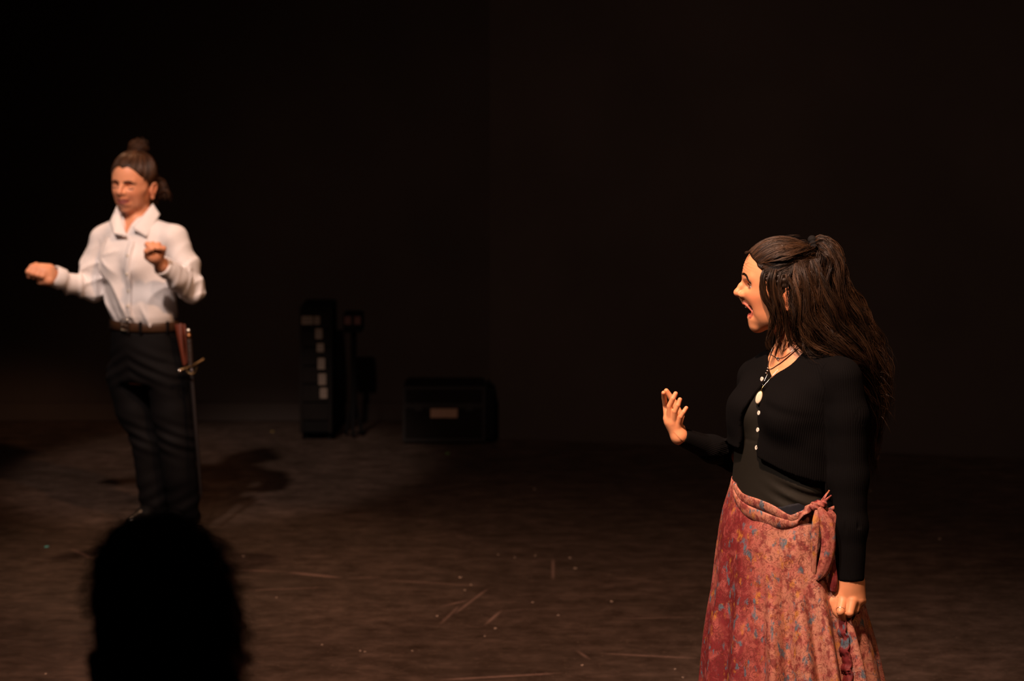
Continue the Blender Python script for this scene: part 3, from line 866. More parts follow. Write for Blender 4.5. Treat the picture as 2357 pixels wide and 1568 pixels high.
# ---------------------------------------------------------------- hair of the woman in the skirt
cap = Sdf()
cap.ell(HR.p(0, 0, .004), A(.0995, .0780, .0825), HR.R); cap.ell(HR.p(-.022, 0, -.025), A(.078, .073, .064), HR.R, k=.03)
cap.ell(HR.p(.012, 0, -.032), A(.062, .0765, .048), HR.R, k=.02)
def hairline(P):
    q = HR.loc(P)
    return np.maximum(q[:, 0] - np.interp(q[:, 2], [-.09, -.06, -.03, 0, .02, .041, .07], [-.005, .020, .045, .054, .066, .079, .1]), -.075 - q[:, 2])
cap.op('i', hairline, k=.004)
cap.op('d', lambda P: .0012 * np.sin(P[:, 2] * 420 + 3 * np.sin(P[:, 0] * 60)))
V, Fq = surface(cap, .0030)
me = mesh_np('hair', V, Fq); fattr(me, 'tone', np.full(len(V), .12))
whair = obj('hair', me, HAIR_DARK, woman)
g = np.random.default_rng(21)
tie_l = A(-.080, 0, .0655)
rad = A(.1005, .0790, .0835)
def onscalp(d, lift): return d * rad * (1 + lift)[:, None] + A(0, 0, .004)
end = unit((tie_l - A(0, 0, .004)) / rad)
SS = []; TT = []
nlock = 90
while len(SS) < 3800:
    d = g.normal(0, 1, 3); d = unit(d)
    q = d * rad
    hl = np.interp(q[2], [-.09, -.06, -.03, 0, .02, .041, .07], [-.005, .020, .045, .054, .066, .079, .1])
    if q[0] > hl - .001 or q[2] < -.012 + .10 * max(0, -q[0]) or q[0] < -.085: continue
    if g.random() < .5:      # most strands start right at the hairline
        if q[0] < hl - .014: continue
    dot = np.clip(d @ end, -1, 1); om = math.acos(dot)
    if om < .15: continue
    t = np.linspace(0, 1, 14)
    D = (np.sin((1 - t) * om)[:, None] * d + np.sin(t * om)[:, None] * end) / math.sin(om)
    sag = np.array([0, 0, -1.0]) * (.20 * np.sin(np.pi * t) * (1 if abs(q[1]) > .03 else .2))[:, None]
    D = D + sag; 
    key = round(d[1] * 14) + 50 * round(d[2] * 14)
    lg = np.random.default_rng(abs(key) + 5)
    ph = lg.uniform(0, 6.28, 3); tn = lg.beta(1.4, 2.0)
    D = D + (.045 * np.sin(t[:, None] * lg.uniform(6, 13) + ph[None])) * np.sin(np.pi * t)[:, None]
    D /= np.linalg.norm(D, axis=1, keepdims=True)
    lift = .010 + .045 * np.sin(np.pi * t) * lg.uniform(.2, 1) + .006 * g.random() + .01 * t
    SS.append(HR.pts(onscalp(D, lift))); TT.append(np.clip(tn + g.normal(0, .12), 0, 1))
SS = np.array(SS); TT = np.array(TT)
o = obj('swept_strands', strands_mesh('swept_strands', SS, TT, .00046), HAIR_DARK, whair)

pony = [dict(c=[(1874, 563, -.004, .010), (1892, 559, -.010, .015), (1913, 590, -.016, .026), (1917, 645, -.018, .031), (1936, 705, -.012, .036), (1966, 765, .01, .042), (1994, 835, .035, .042), (2018, 905, .055, .036), (2020, 975, .065, .030)], n=2100, wave=.0115, freq=3.6, stray=.05, short=.72),
        dict(c=[(1925, 640, .0, .014), (1956, 690, .0, .020), (1985, 735, .01, .024), (2004, 790, .02, .024), (2028, 850, .03, .022), (2040, 905, .04, .018)], n=300, wave=.012, freq=2.6, stray=.3, short=.6)]
side = [dict(c=[(1838, 606, -.058, .014), (1842, 640, -.078, .020), (1848, 690, -.084, .026), (1862, 740, -.080, .032), (1892, 784, -.072, .034), (1938, 812, -.066, .028), (1982, 850, -.02, .026), (2004, 915, .03, .026), (2006, 1000, .06, .018), (2006, 1100, .07, .012)], n=1500, wave=.0125, freq=3.8, stray=.03, short=.72),
        dict(c=[(1866, 600, -.044, .014), (1880, 650, -.058, .022), (1902, 725, -.054, .030), (1940, 785, -.034, .032), (1984, 850, .01, .030), (2012, 930, .05, .022), (2008, 1040, .07, .012)], n=1100, wave=.0125, freq=3.6, stray=.04, short=.7),
        dict(c=[(1818, 606, -.064, .010), (1824, 645, -.083, .011), (1834, 700, -.088, .014), (1846, 760, -.078, .018), (1866, 802, -.080, .016), (1904, 822, -.096, .012)], n=200, wave=.008, freq=3.0, stray=.04, short=.8),
        dict(c=[(1842, 660, -.08, .016), (1832, 720, -.078, .016), (1846, 778, -.070, .018), (1884, 812, -.084, .014), (1930, 828, -.086, .010)], n=120, wave=.010, freq=2.4, stray=.08, short=.7),
        dict(c=[(1850, 610, .060, .018), (1860, 700, .075, .030), (1890, 780, .07, .034), (1945, 840, .08, .034), (1985, 930, .085, .028), (1995, 1040, .085, .018)], n=420, wave=.008, freq=3, stray=.03)]
face = [dict(c=[(1766, 610, -.050, .005), (1757, 632, -.066, .007), (1756, 655, -.070, .009), (1763, 688, -.073, .009), (1777, 714, -.072, .008), (1781, 738, -.066, .008), (1773, 765, -.058, .008), (1768, 790, -.054, .008), (1782, 812, -.052, .006)], n=260, wave=.0030, freq=2.5, stray=.06, short=.5),
        dict(c=[(1784, 608, -.058, .007), (1775, 640, -.079, .012), (1778, 675, -.084, .011), (1786, 710, -.082, .009), (1793, 745, -.072, .007), (1790, 785, -.060, .008), (1800, 822, -.062, .006)], n=150, wave=.004, freq=2.5, stray=.08, short=.42),
        dict(c=[(1800, 606, -.064, .008), (1794, 640, -.081, .008), (1794, 672, -.090, .005), (1799, 706, -.090, .005), (1810, 752, -.074, .007), (1824, 796, -.068, .008), (1842, 822, -.072, .006)], n=110, wave=.0035, freq=2.4, stray=.08, short=.42),
        dict(c=[(1770, 640, .064, .010), (1772, 700, .075, .010), (1784, 760, .066, .010), (1790, 815, .05, .008)], n=160, wave=.003, freq=2.4),
        dict(c=[(1752, 605, -.052, .004), (1785, 598, -.076, .008), (1822, 590, -.074, .009), (1856, 578, -.045, .007), (1872, 566, -.016, .004)], n=260, wave=.005, freq=1.8, stray=.05, short=.85),
        dict(c=[(1730, 590, -.012, .004), (1722, 582, -.014, .005), (1713, 584, -.016, .005)], n=10, wave=.001, freq=1)]
for nm, bl, sd in (('ponytail', pony, 3), ('loose_hair', side, 4), ('face_framing_locks', face, 5)):
    S_, T_ = strand_set(bl, U, 23, seed=sd)
    obj(nm, strands_mesh(nm, S_, T_, .00050), HAIR_DARK, whair)
# flyaway hairs
S_ = []
g = np.random.default_rng(31)
for i in range(130):
    d = unit(A(g.normal(-.3, .6), g.normal(0, .6), abs(g.normal(.9, .4)))); p0 = HR.p(*(d * rad * 1.02 + A(0, 0, .004)))
    dr = unit(-HR.u * 1.0 + d[0] * HR.u * .3 + HR.w * g.normal(.25, .3) + HR.v * g.normal(0, .3)); L = g.uniform(.015, .045); s = np.linspace(0, 1, 12)[:, None]
    S_.append(p0 + dr * L * s - A(0, 0, 1) * L * .35 * s**2)
for i in range(60):
    y = g.uniform(640, 960); x = np.interp(y, [640, 700, 770, 850, 960], [1945, 1975, 2008, 2038, 2040]); p0 = U(x - 12, y, g.normal(0, .02)); s = np.linspace(0, 1, 12)[:, None]
    dr = unit(A(g.uniform(.3, 1), g.normal(0, .4), g.uniform(-.8, .5))); L = g.uniform(.02, .05)
    S_.append(p0 + dr * L * s + A(0, 0, -1) * L * .7 * s**2)
obj('flyaway_hairs', strands_mesh('flyaway_hairs', np.array(S_), g.random(len(S_)), .00026), HAIR_DARK, whair)

# black hair tie (its own thing: it slips off)
TIE = plain_noise(mat('hair_tie_black', (0.006, 0.0055, 0.0055), 0.9, 0.2), 300, .4, 300, .6)
tie = Sdf(); tc = U(1872, 563, -.004); ax = unit(A(.95, -.1, .25)); x1 = unit(np.cross(ax, A(0, 1, 0))); y1 = np.cross(ax, x1)
ringp = [tc + (math.cos(a) * x1 + math.sin(a) * y1) * .0135 for a in np.linspace(0, 2 * math.pi, 15)]
tie.chain(ringp, [.0085 + .0015 * math.sin(i * 2.1) for i in range(15)], k=.004)
tie.op('d', lambda P: .0012 * np.sin(np.arctan2((P - tc) @ x1, (P - tc) @ y1) * 13))
V, Fq = surface(tie, .0014)
tag(obj('hair_tie', mesh_np('hair_tie', V, Fq), TIE), 'black scrunchie holding up the brown ponytail of the woman in the skirt', 'hair tie')

# ---------------------------------------------------------------- wrap skirt
def print_mat(name):
    m = mat(name, (.5, .2, .1), rough=0.6, spec=0.25, sheen=0.0)
    t = m.node_tree
    v = objcoord(t)
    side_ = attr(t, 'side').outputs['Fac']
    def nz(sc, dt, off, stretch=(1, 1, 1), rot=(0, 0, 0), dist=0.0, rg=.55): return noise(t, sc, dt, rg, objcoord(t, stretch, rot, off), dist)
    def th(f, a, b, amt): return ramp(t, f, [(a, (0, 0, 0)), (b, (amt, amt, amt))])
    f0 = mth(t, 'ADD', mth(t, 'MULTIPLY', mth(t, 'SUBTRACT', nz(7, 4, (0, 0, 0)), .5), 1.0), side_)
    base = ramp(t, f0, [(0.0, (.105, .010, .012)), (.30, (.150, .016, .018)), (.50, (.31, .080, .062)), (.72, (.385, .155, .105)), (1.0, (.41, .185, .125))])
    base = mixc(t, th(nz(38, 4, (4, 1, 2), dist=.6), .48, .66, .7), base, (.35, .085, .075))
    base = mixc(t, th(nz(48, 3, (3, 5, 1), (1, 1, .6), (0, .3, 0)), .58, .68, .75), base, (.42, .17, .025))
    base = mixc(t, th(nz(62, 4, (7, 2, 9), (1, 1, .8), (0, .2, 0)), .49, .63, .8), base, (.14, .015, .018))
    base = mixc(t, th(nz(52, 3, (1, 8, 4), (1, 1, .55), (0, .45, 0)), .585, .67, .9), base, (.060, .115, .150))
    # scribbled flower outlines: two sets of loops round scattered centres, and loose strokes
    def flowers(sc, off):
        vo = nd(t, 'ShaderNodeTexVoronoi'); vo.inputs['Scale'].default_value = sc; vo.inputs['Randomness'].default_value = 1.0
        n = nd(t, 'ShaderNodeTexNoise'); n.inputs['Scale'].default_value = sc * 2.6; n.inputs['Detail'].default_value = 2
        c = objcoord(t, loc=off); t.links.new(c, n.inputs['Vector'])
        ad = nd(t, 'ShaderNodeVectorMath', operation='MULTIPLY_ADD'); t.links.new(n.outputs['Color'], ad.inputs[0]); ad.inputs[1].default_value = (.45 / sc,) * 3; t.links.new(c, ad.inputs[2])
        t.links.new(ad.outputs[0], vo.inputs['Vector'])
        w = mth(t, 'SINE', mth(t, 'MULTIPLY', vo.outputs['Distance'], 19.0))
        a = mth(t, 'SUBTRACT', 1.0, mth(t, 'DIVIDE', mth(t, 'ABSOLUTE', w), .60), clamp=True)
        near = th(vo.outputs['Distance'], .62, .50, 1.0)
        return mth(t, 'MULTIPLY', a, mth(t, 'SUBTRACT', 1.0, mth(t, 'MULTIPLY', mth(t, 'SUBTRACT', vo.outputs['Distance'], .45), 6.0, clamp=True), clamp=True))
    def strokes(sc, off, wdt):
        a = mth(t, 'ABSOLUTE', mth(t, 'SUBTRACT', nz(sc, 4, off, dist=1.0, rg=.6), .5))
        return mth(t, 'SUBTRACT', 1.0, mth(t, 'DIVIDE', a, wdt), clamp=True)
    msk = th(nz(14, 2, (2, 2, 6)), .40, .52, 1.0)
    ln = mth(t, 'MAXIMUM', mth(t, 'MULTIPLY', flowers(26, (0, 0, 0)), msk), mth(t, 'MULTIPLY', strokes(58, (5, 0, 2), .026), .85))
    base = mixc(t, mth(t, 'MULTIPLY', ln, .92), base, (.070, .012, .009))
    t.links.new(base, bsdf(m).inputs['Base Color'])
    bump(m, noise(t, 500, 2, vec=v), .15, .0008)
    return m
PRINT = print_mat('floral_print')

SK = [(1104, 1805, .1500), (1150, 1803, .160), (1180, 1802, .170), (1230, 1800, .182), (1290, 1803, .194), (1360, 1809, .211), (1420, 1813, .228), (1500, 1818, .247), (1568, 1822, .259), (1750, 1828, .289), (1898, 1832, .315)]
skz = np.array([U(0, r[0])[2] for r in SK])[::-1]; skx = np.array([U(r[1], 0)[0] for r in SK])[::-1]; ska = np.array([r[2] for r in SK])[::-1]
FOLDS = []
def skirt_pt(th, z, off=0.0):
    """th: 0 = her front, rising towards her left"""
    cx = smooth_interp(z, skz, skx); a = smooth_interp(z, skz, ska); b = a * .80
    amp = np.clip((.965 - z) / .55, 0, 1)
    fold = 0 * th
    for c_, w_, d_, z0_ in FOLDS:
        x = np.angle(np.exp(1j * (th - c_)))
        fold = fold + d_ * (-np.exp(-(x / w_) ** 2) + .55 * np.exp(-((x - 1.9 * w_) / (1.1 * w_)) ** 2) + .55 * np.exp(-((x + 1.9 * w_) / (1.1 * w_)) ** 2)) * np.clip((z0_ - z) / .28, 0, 1)
    fold = fold + (.006 * np.sin(17 * th + 2.0 + 1.5 * z) + .0035 * np.sin(29 * th + 3 * z)) * amp
    fold = fold + .0035 * np.sin(9 * th - 30 * z) * np.clip((z - .78) / .1, 0, 1) * np.clip((.98 - z) / .05, 0, 1)
    r = 1 + fold / a
    l = np.sin(th) * (a * r + off); f = np.cos(th) * (b * r + off)
    return np.stack([cx + l * RL[0] + f * RF[0], DR + l * RL[1] + f * RF[1], z + 0 * th], -1)
def proj(P): return P[..., 0] / P[..., 1] * FPX + RES_X / 2, HORIZON + (CAM_H - P[..., 2]) / P[..., 1] * FPX
def skirt_at(px, py, off=0.0):
    """the point of the skirt's near side seen at a pixel"""
    th = np.linspace(-1.0, 2.35, 700); z = np.full(700, U(0, py, -.1)[2])
    for _ in range(4):
        P = skirt_pt(th, z, off); x, y = proj(P); z = z + (y - py) / FPX * P[:, 1]
    vis = int(np.argmin(x[:500])); vr = int(np.argmax(x))
    th_ = float(np.interp(px, x[vis:vr + 1], th[vis:vr + 1])); zz = float(np.interp(px, x[vis:vr + 1], z[vis:vr + 1]))
    return skirt_pt(np.array([th_]), np.array([zz]), off)[0], th_, zz
FOLDS = [(skirt_at(px_, 1480)[1], w_, d_, z0_) for px_, w_, d_, z0_ in ((1752, .075, .020, .80), (1814, .085, .030, .90), (1880, .070, .018, .78), (1938, .085, .030, .86), (1668, .12, .016, .85), (1985, .10, .018, .70))]
FOLDS += [(c_, .12, .024, .85) for c_ in (2.7, 3.2, 3.75, 4.3, 4.8)]
# top edge, read round the waist
edge_px = [(1693, 1112), (1700, 1131), (1710, 1145), (1740, 1152), (1774, 1165), (1815, 1188), (1840, 1181), (1868, 1163), (1885, 1160), (1905, 1165), (1922, 1172)]
ex = [skirt_at(x, y, 0) for x, y in edge_px]
eth = np.array([e[1] for e in ex]); ez = np.array([e[2] for e in ex])
bth = np.concatenate([eth, [eth[-1] + .6, math.pi, 4.2, eth[0] + 2 * math.pi]]); bz = np.concatenate([ez, [.985, 1.0, .99, ez[0]]])
nT, nZ = 320, 90
th = np.linspace(eth[0], eth[0] + 2 * math.pi, nT, endpoint=False)
ztop = smooth_interp(th, bth, bz)
sfr = np.linspace(0, 1, nZ) ** .9
TH = np.tile(th, (nZ, 1)); Z = ztop[None] * (1 - sfr[:, None]) + .085 * sfr[:, None]
Pout = skirt_pt(TH, Z, 0.0); Pin = skirt_pt(TH, Z, -.003)
V = np.concatenate([Pout.reshape(-1, 3), Pin.reshape(-1, 3)]); K = nT * nZ
i, j = np.meshgrid(np.arange(nZ - 1), np.arange(nT), indexing='ij'); j2 = (j + 1) % nT
Q = np.stack([i * nT + j, (i + 1) * nT + j, (i + 1) * nT + j2, i * nT + j2], -1).reshape(-1, 4)
Q2 = np.stack([K + i * nT + j, K + i * nT + j2, K + (i + 1) * nT + j2, K + (i + 1) * nT + j], -1).reshape(-1, 4)
jj = np.arange(nT); jj2 = (jj + 1) % nT; b0 = (nZ - 1) * nT
Q3 = np.stack([jj, jj2, K + jj2, K + jj], -1); Q4 = np.stack([b0 + jj, K + b0 + jj, K + b0 + jj2, b0 + jj2], -1)
me = mesh_np('skirt', V, np.concatenate([Q, Q2, Q3, Q4]))
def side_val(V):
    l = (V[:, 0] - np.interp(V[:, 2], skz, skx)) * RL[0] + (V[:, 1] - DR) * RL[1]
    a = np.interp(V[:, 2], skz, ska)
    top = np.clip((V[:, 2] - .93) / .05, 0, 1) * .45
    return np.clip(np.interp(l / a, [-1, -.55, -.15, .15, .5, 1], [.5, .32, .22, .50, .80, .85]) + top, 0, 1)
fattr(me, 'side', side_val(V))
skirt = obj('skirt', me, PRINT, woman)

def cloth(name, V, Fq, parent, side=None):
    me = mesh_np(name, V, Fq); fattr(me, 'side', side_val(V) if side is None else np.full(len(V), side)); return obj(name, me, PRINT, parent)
# rolled upper folds that run to the knot
def along(pix, off): return [skirt_at(x, y, off)[0] for x, y in pix]
up = A(0, 0, 1)
b1 = along([(1692, 1116), (1700, 1136), (1712, 1150), (1742, 1160), (1776, 1174), (1816, 1197), (1842, 1188), (1868, 1170)], .004)
V, Fq = ribbon(b1, [.014, .028, .032, .030, .030, .030, .026, .014], A(.0, -.35, 1), .003, 60, 11, cup=.0042); cloth('folded_edge', V, Fq, skirt, .75)
b2 = along([(1690, 1130), (1698, 1152), (1716, 1174), (1750, 1190), (1790, 1204), (1822, 1207), (1846, 1197)], .003)
V, Fq = ribbon(b2, [.010, .024, .032, .034, .030, .022, .012], A(0, -.2, 1), .003, 60, 11, cup=.0036); cloth('folded_edge', V, Fq, skirt, .7)
# knot with its loops and tails
KN = U(1882, 1164, -.165)
kn = Sdf()
kn.ell(KN, A(.017, .013, .012)); kn.rc(KN + A(-.012, 0, -.004), KN + A(.014, -.004, .006), .011, .010, k=.005)
kn.op('d', lambda P: .0012 * np.sin((P[:, 0] * .5 + P[:, 2] * .8 + P[:, 1] * .4) * 520) + .0008 * np.sin(P @ A(300, -200, 420)))
V, Fq = surface(kn, .0016); cloth('sash_knot', V, Fq, skirt, .6)
def C7(x, y, d): return U(1800 + x / 6.82, 1120 + y / 6.82, d)
# left-hand piece coming from the waist into the knot
V, Fq = ribbon([C7(200, 600, -.135), C7(280, 500, -.152), C7(380, 380, -.165), C7(500, 300, -.168)], [.020, .024, .022, .014], A(.5, 0, .8), .003, 30, 7, cup=.003); cloth('sash_tail', V, Fq, skirt, .8)
# the long flat loop
V, Fq = ribbon([C7(560, 330, -.172), C7(530, 600, -.180), C7(510, 900, -.182), C7(500, 1180, -.180), C7(500, 1380, -.176), C7(490, 1470, -.170)], [.012, .020, .019, .015, .012, .004], A(1, -.15, 0), .003, 44, 7, cup=.003, ripple=.0008); cloth('sash_loop', V, Fq, skirt, .85)
# the broad bellied loop
V, Fq = ribbon([C7(585, 330, -.174), C7(690, 560, -.186), C7(730, 820, -.192), C7(705, 1100, -.192), C7(640, 1330, -.186), C7(545, 1450, -.178)], [.014, .034, .036, .036, .032, .010], A(1, -.1, .1), .003, 50, 9, cup=.009, ripple=.0012); cloth('sash_loop', V, Fq, skirt, .7)
V, Fq = ribbon([C7(640, 340, -.160), C7(780, 450, -.166), C7(840, 620, -.166), C7(865, 900, -.160), C7(880, 1150, -.155)], [.012, .020, .016, .012, .006], A(1, -.1, .2), .003, 40, 7, cup=.003); cloth('sash_tail', V, Fq, skirt, .65)
V, Fq = ribbon([C7(690, 400, -.160), C7(760, 365, -.158), C7(840, 330, -.150), C7(880, 330, -.13)], [.009, .012, .012, .010], A(.2, 0, 1), .003, 24, 5, cup=.002); cloth('sash_tail', V, Fq, skirt, .8)
V, Fq = ribbon([C7(620, 240, -.160), C7(680, 150, -.158), C7(745, 60, -.150)], [.007, .006, .003], A(1, 0, .6), .002, 20, 5, cup=.001); cloth('sash_end', V, Fq, skirt, .8)
V, Fq = ribbon([C7(640, 250, -.160), C7(710, 200, -.158), C7(775, 140, -.152)], [.006, .008, .004], A(.4, 0, 1), .002, 20, 5, cup=.001); cloth('sash_end', V, Fq, skirt, .75)
V, Fq = ribbon([C7(800, 1150, -.170), C7(805, 1330, -.174), C7(815, 1500, -.176), C7(800, 1640, -.172)], [.010, .018, .020, .016], A(1, -.1, 0), .004, 30, 7, cup=.006, ripple=.0015); cloth('sash_tail', V, Fq, skirt, .12)
V, Fq = ribbon([C7(690, 1340, -.168), C7(700, 1420, -.172), C7(710, 1510, -.172)], [.018, .014, .003], A(1, -.1, 0), .003, 20, 5, cup=.002); cloth('sash_end', V, Fq, skirt, .95)
# ruffled edge where the wrap closes
rf = [skirt_at(x, y, .006)[0] for x, y in [(1936, 1420), (1942, 1460), (1946, 1500), (1950, 1540), (1953, 1568)]] + [skirt_pt(np.array([skirt_at(1953, 1568)[1]]), np.array([z_]), .006)[0] for z_ in (.38, .24, .10)]
C_ = resample(rf, 120); C_ = C_ + np.stack([.0030 * np.sin(np.arange(120) * .33) + .0015 * np.sin(np.arange(120) * .71), 0 * np.arange(120), 0 * np.arange(120)], 1)
V, Fq = ribbon(C_, [.020, .026, .026, .026], RL + A(.3, 0, 0), .004, 150, 9, cup=.003, ripple=.0012); cloth('ruffled_edge', V, Fq, skirt, .22)

# ---------------------------------------------------------------- jewellery
dressed = [body, cardi, cami]
def ray(px, py, off=.0012, fields=None):
    """first point of the clothed figure along the line of sight, lifted a little"""
    d = unit(at(px, py, 1.0) - A(0, 0, CAM_H)); tt = 5.6
    for _ in range(90):
        p = A(0, 0, CAM_H) + d * tt
        q = min(float(S_.ev(p[None], margin=.06)[0]) for S_ in (fields or dressed))
        if q < off: break
        tt += max(.0006, min(q * .6, .05))
    return A(0, 0, CAM_H) + d * tt
def chain_obj(name, pts, r, m, parent, n=90, sides=6, beads=0.0):
    P = resample(pts, n); rr = np.full(n, r)
    if beads: rr = rr * (1 + beads * (np.arange(n) % 2))
    V, Q = tubes(P[None], rr[None], sides); return obj(name, mesh_np(name, V, Q), m, parent)
CORD = mat('black_cord', (0.012, 0.008, 0.007), 0.6, 0.3)
base_n = U(1785, 815, -.06)
# short silver chain with a cluster charm
nk = thing('necklace', tuple(base_n), 'short silver chain necklace with a small dark cluster charm', 'necklace')
pts = [ray(x, y) for x, y in ((1778, 800), (1774.5, 815), (1783, 821), (1790, 824), (1803, 823), (1818, 812), (1832, 800), (1842, 792))]
back = [U(1862, 770, .04), U(1850, 765, .07), U(1815, 775, .06)]
chain_obj('chain', pts, .0007, SILVER, nk, 110, 6, .5)
for dx, dy, r_, m_ in ((0, 0, .0032, CORD), (-2.5, -1, .0024, SILVER), (2.6, -.6, .0026, SILVER), (.5, 3.2, .0026, SILVER), (-13, -9, .0018, SILVER)):
    c = ray(1790.5 + dx, 825.5 + dy, .002)
    V, Q = lathe([(-r_, 1e-4)] + [(-r_ * math.cos(a), r_ * math.sin(a)) for a in np.linspace(.4, math.pi - .4, 5)] + [(r_, 1e-4)], c, A(0, 0, 1), 8); obj('charm', mesh_np('charm', V, Q), m_, nk)
# black cord
nk = thing('necklace', tuple(base_n + A(0, 0, -.02)), 'black cord necklace with small silver pendants at the throat', 'necklace')
pts = [ray(x, y, .0018) for x, y in ((1781, 800), (1776, 811), (1771, 826), (1767.5, 842), (1768.5, 850), (1778, 848), (1790, 840), (1802, 831.5), (1826, 811), (1848, 795))]
chain_obj('cord', pts, .0011, CORD, nk, 90, 6)
for x_, y_, r_ in ((1767, 848, .0024), (1766, 854, .0028), (1763, 859.5, .0026)):
    c = ray(x_, y_, .002); V, Q = lathe([(-r_, 1e-4), (-r_ * .6, r_ * .8), (0, r_), (r_ * .6, r_ * .8), (r_, 1e-4)], c, A(0, -.2, 1), 10); obj('pendant', mesh_np('pendant', V, Q), SILVER, nk)
# long chain with the cameo
nk = thing('necklace', tuple(base_n + A(0, 0, -.08)), 'long thin chain with a large oval ivory cameo pendant', 'necklace')
pr = [ray(x, y, .0015) for x, y in ((1790, 852), (1780, 863), (1769, 876), (1757.5, 889))]
pl_ = [ray(x, y, .0015) for x, y in ((1766, 862), (1762.5, 870.5), (1759, 878), (1755.5, 886), (1755, 892))]
chain_obj('chain', pr, .0008, SILVER, nk, 60, 6, .4); chain_obj('chain', pl_, .0008, SILVER, nk, 40, 6, .4)
bail = ray(1754.5, 893, .002)
tube_obj('bail', [bail + A(.004, 0, .006), bail + A(0, -.002, 0), bail + A(-.004, -.002, -.010), bail + A(-.002, -.003, -.012)], .0013, GOLD, nk, 16, 6)
pc = ray(1747.5, 915.5, .003); pn = unit(RF * .85 + A(.1, -.5, .15)); pu = unit(A(.33, 0, 1)); pu = unit(pu - (pu @ pn) * pn); ps = np.cross(pu, pn)
def oval(ra, rb, h0, h1, name, m, parent, n=28):
    V = []; rows = [(0, h0), (1.0, h0), (1.0, (h0 + h1) / 2), (.86, h1 * .9 + h0 * .1), (.5, h1), (0, h1)]
    for s_, h_ in rows:
        for k_ in range(n): a = 6.2832 * k_ / n; V.append(pc + pn * h_ + ps * ra * max(s_, .001) * math.cos(a) + pu * rb * max(s_, .001) * math.sin(a))
    i, j = np.meshgrid(np.arange(len(rows) - 1), np.arange(n), indexing='ij'); j2 = (j + 1) % n
    Q = np.stack([i * n + j, i * n + j2, (i + 1) * n + j2, (i + 1) * n + j], -1).reshape(-1, 4)
    return obj(name, mesh_np(name, np.array(V), Q), m, parent)
fr_ = oval(.0098, .0185, -.001, .0025, 'cameo_frame', GOLD, nk); oval(.0084, .0168, .001, .0046, 'cameo', PEARL, nk)
# rings, earrings, nose ring
def ring(name, c, axis, R, r, m, label, cat):
    ax = unit(axis); x = unit(np.cross(ax, A(.3, .7, .2))); y = np.cross(ax, x)
    P = np.array([c + R * (math.cos(a) * x + math.sin(a) * y) for a in np.linspace(0, 2 * math.pi, 33)])
    V, Q = tubes(P[None], np.full((1, 33), r), 8); return tag(obj(name, mesh_np(name, V, Q), m), label, cat)
fa, fb = lfing[0][0][0], lfing[0][0][1]
ring('finger_ring', fa * .15 + fb * .85, fb - fa + A(0, -.012, 0), .0108, .0011, SILVER, 'plain silver band on the index finger of the hanging hand', 'ring')
fa, fb = lfing[2][0][1], lfing[2][0][2]
ring('finger_ring', fa * .6 + fb * .4, fb - fa, .0092, .0012, SILVER, 'dark patterned silver ring on the shaded finger of the hanging hand', 'ring')
ring('earring', HR.p(-.017, .082, -.094), A(1, 0, .2), .0048, .0009, GOLD, 'small gold hoop in the ear lobe under the dark hair', 'earring')
ring('earring', HR.p(-.022, .084, -.080), A(1, 0, .2), .0040, .0008, GOLD, 'tiny gold hoop above the other hoop in the same ear', 'earring')
ring('nose_ring', HR.p(.1075, .0118, -.0655), A(.9, .3, 0), .0036, .0007, GOLD, 'thin gold ring through the nostril of the open-mouthed woman', 'nose ring')
hp = HR.p(0, .060, .071)
tag(tube_obj('hair_pin', [hp + A(-.004, -.004, .003), hp + A(0, -.005, 0), hp + A(.005, -.005, -.007)], .0008, SILVER, None, 8, 6), 'tiny metal hair pin glinting in the swept-back brown hair', 'hair pin')
# ================================================================== the woman in the white shirt, further back
DL = 10.5
def UL(px, py, d=0.0): return at(px, py, DL + d)
PL = math.radians(32)
LL = A(math.cos(PL), -math.sin(PL), 0); LF = A(-math.sin(PL), -math.cos(PL), 0)
wom2 = thing('person', (UL(385, 0)[0], DL, 0), 'woman in white shirt and dark trousers with eyes closed and both fists lifted', 'person')
yaw, pit = math.radians(21), math.radians(5)
HLu = A(-math.sin(yaw) * math.cos(pit), -math.cos(yaw) * math.cos(pit), -math.sin(pit))
HL = Frame(UL(309, 400), HLu, A(.05, 0, 1), 1.13)
def lrow(px, py, a, bf, bb, d=0.0): return (UL(px, py, d), a, bf, bb)
def lf2(P, rows):
    c = np.stack([np.interp(P[:, 2], [r[0][2] for r in rows][::-1], [r[0][j] for r in rows][::-1]) for j in (0, 1)], 1)
    d = P[:, :2] - c
    return d @ LL[:2], d @ LF[:2]
SHIRT = [lrow(318, 506, .075, .055, .060), lrow(320, 520, .130, .080, .085), lrow(320, 545, .165, .105, .100), lrow(316, 600, .168, .128, .105),
         lrow(319, 650, .166, .130, .110), lrow(325, 695, .172, .132, .118), lrow(331, 722, .168, .124, .116), lrow(333, 742, .152, .110, .105), lrow(334, 775, .150, .105, .105)]
s2L, e2L, w2L = UL(398, 549, -.085), UL(441, 669, -.11), UL(372, 611, -.285)
s2R, e2R, w2R = UL(240, 549, .085), UL(212, 669, .075), UL(120, 635, -.045)

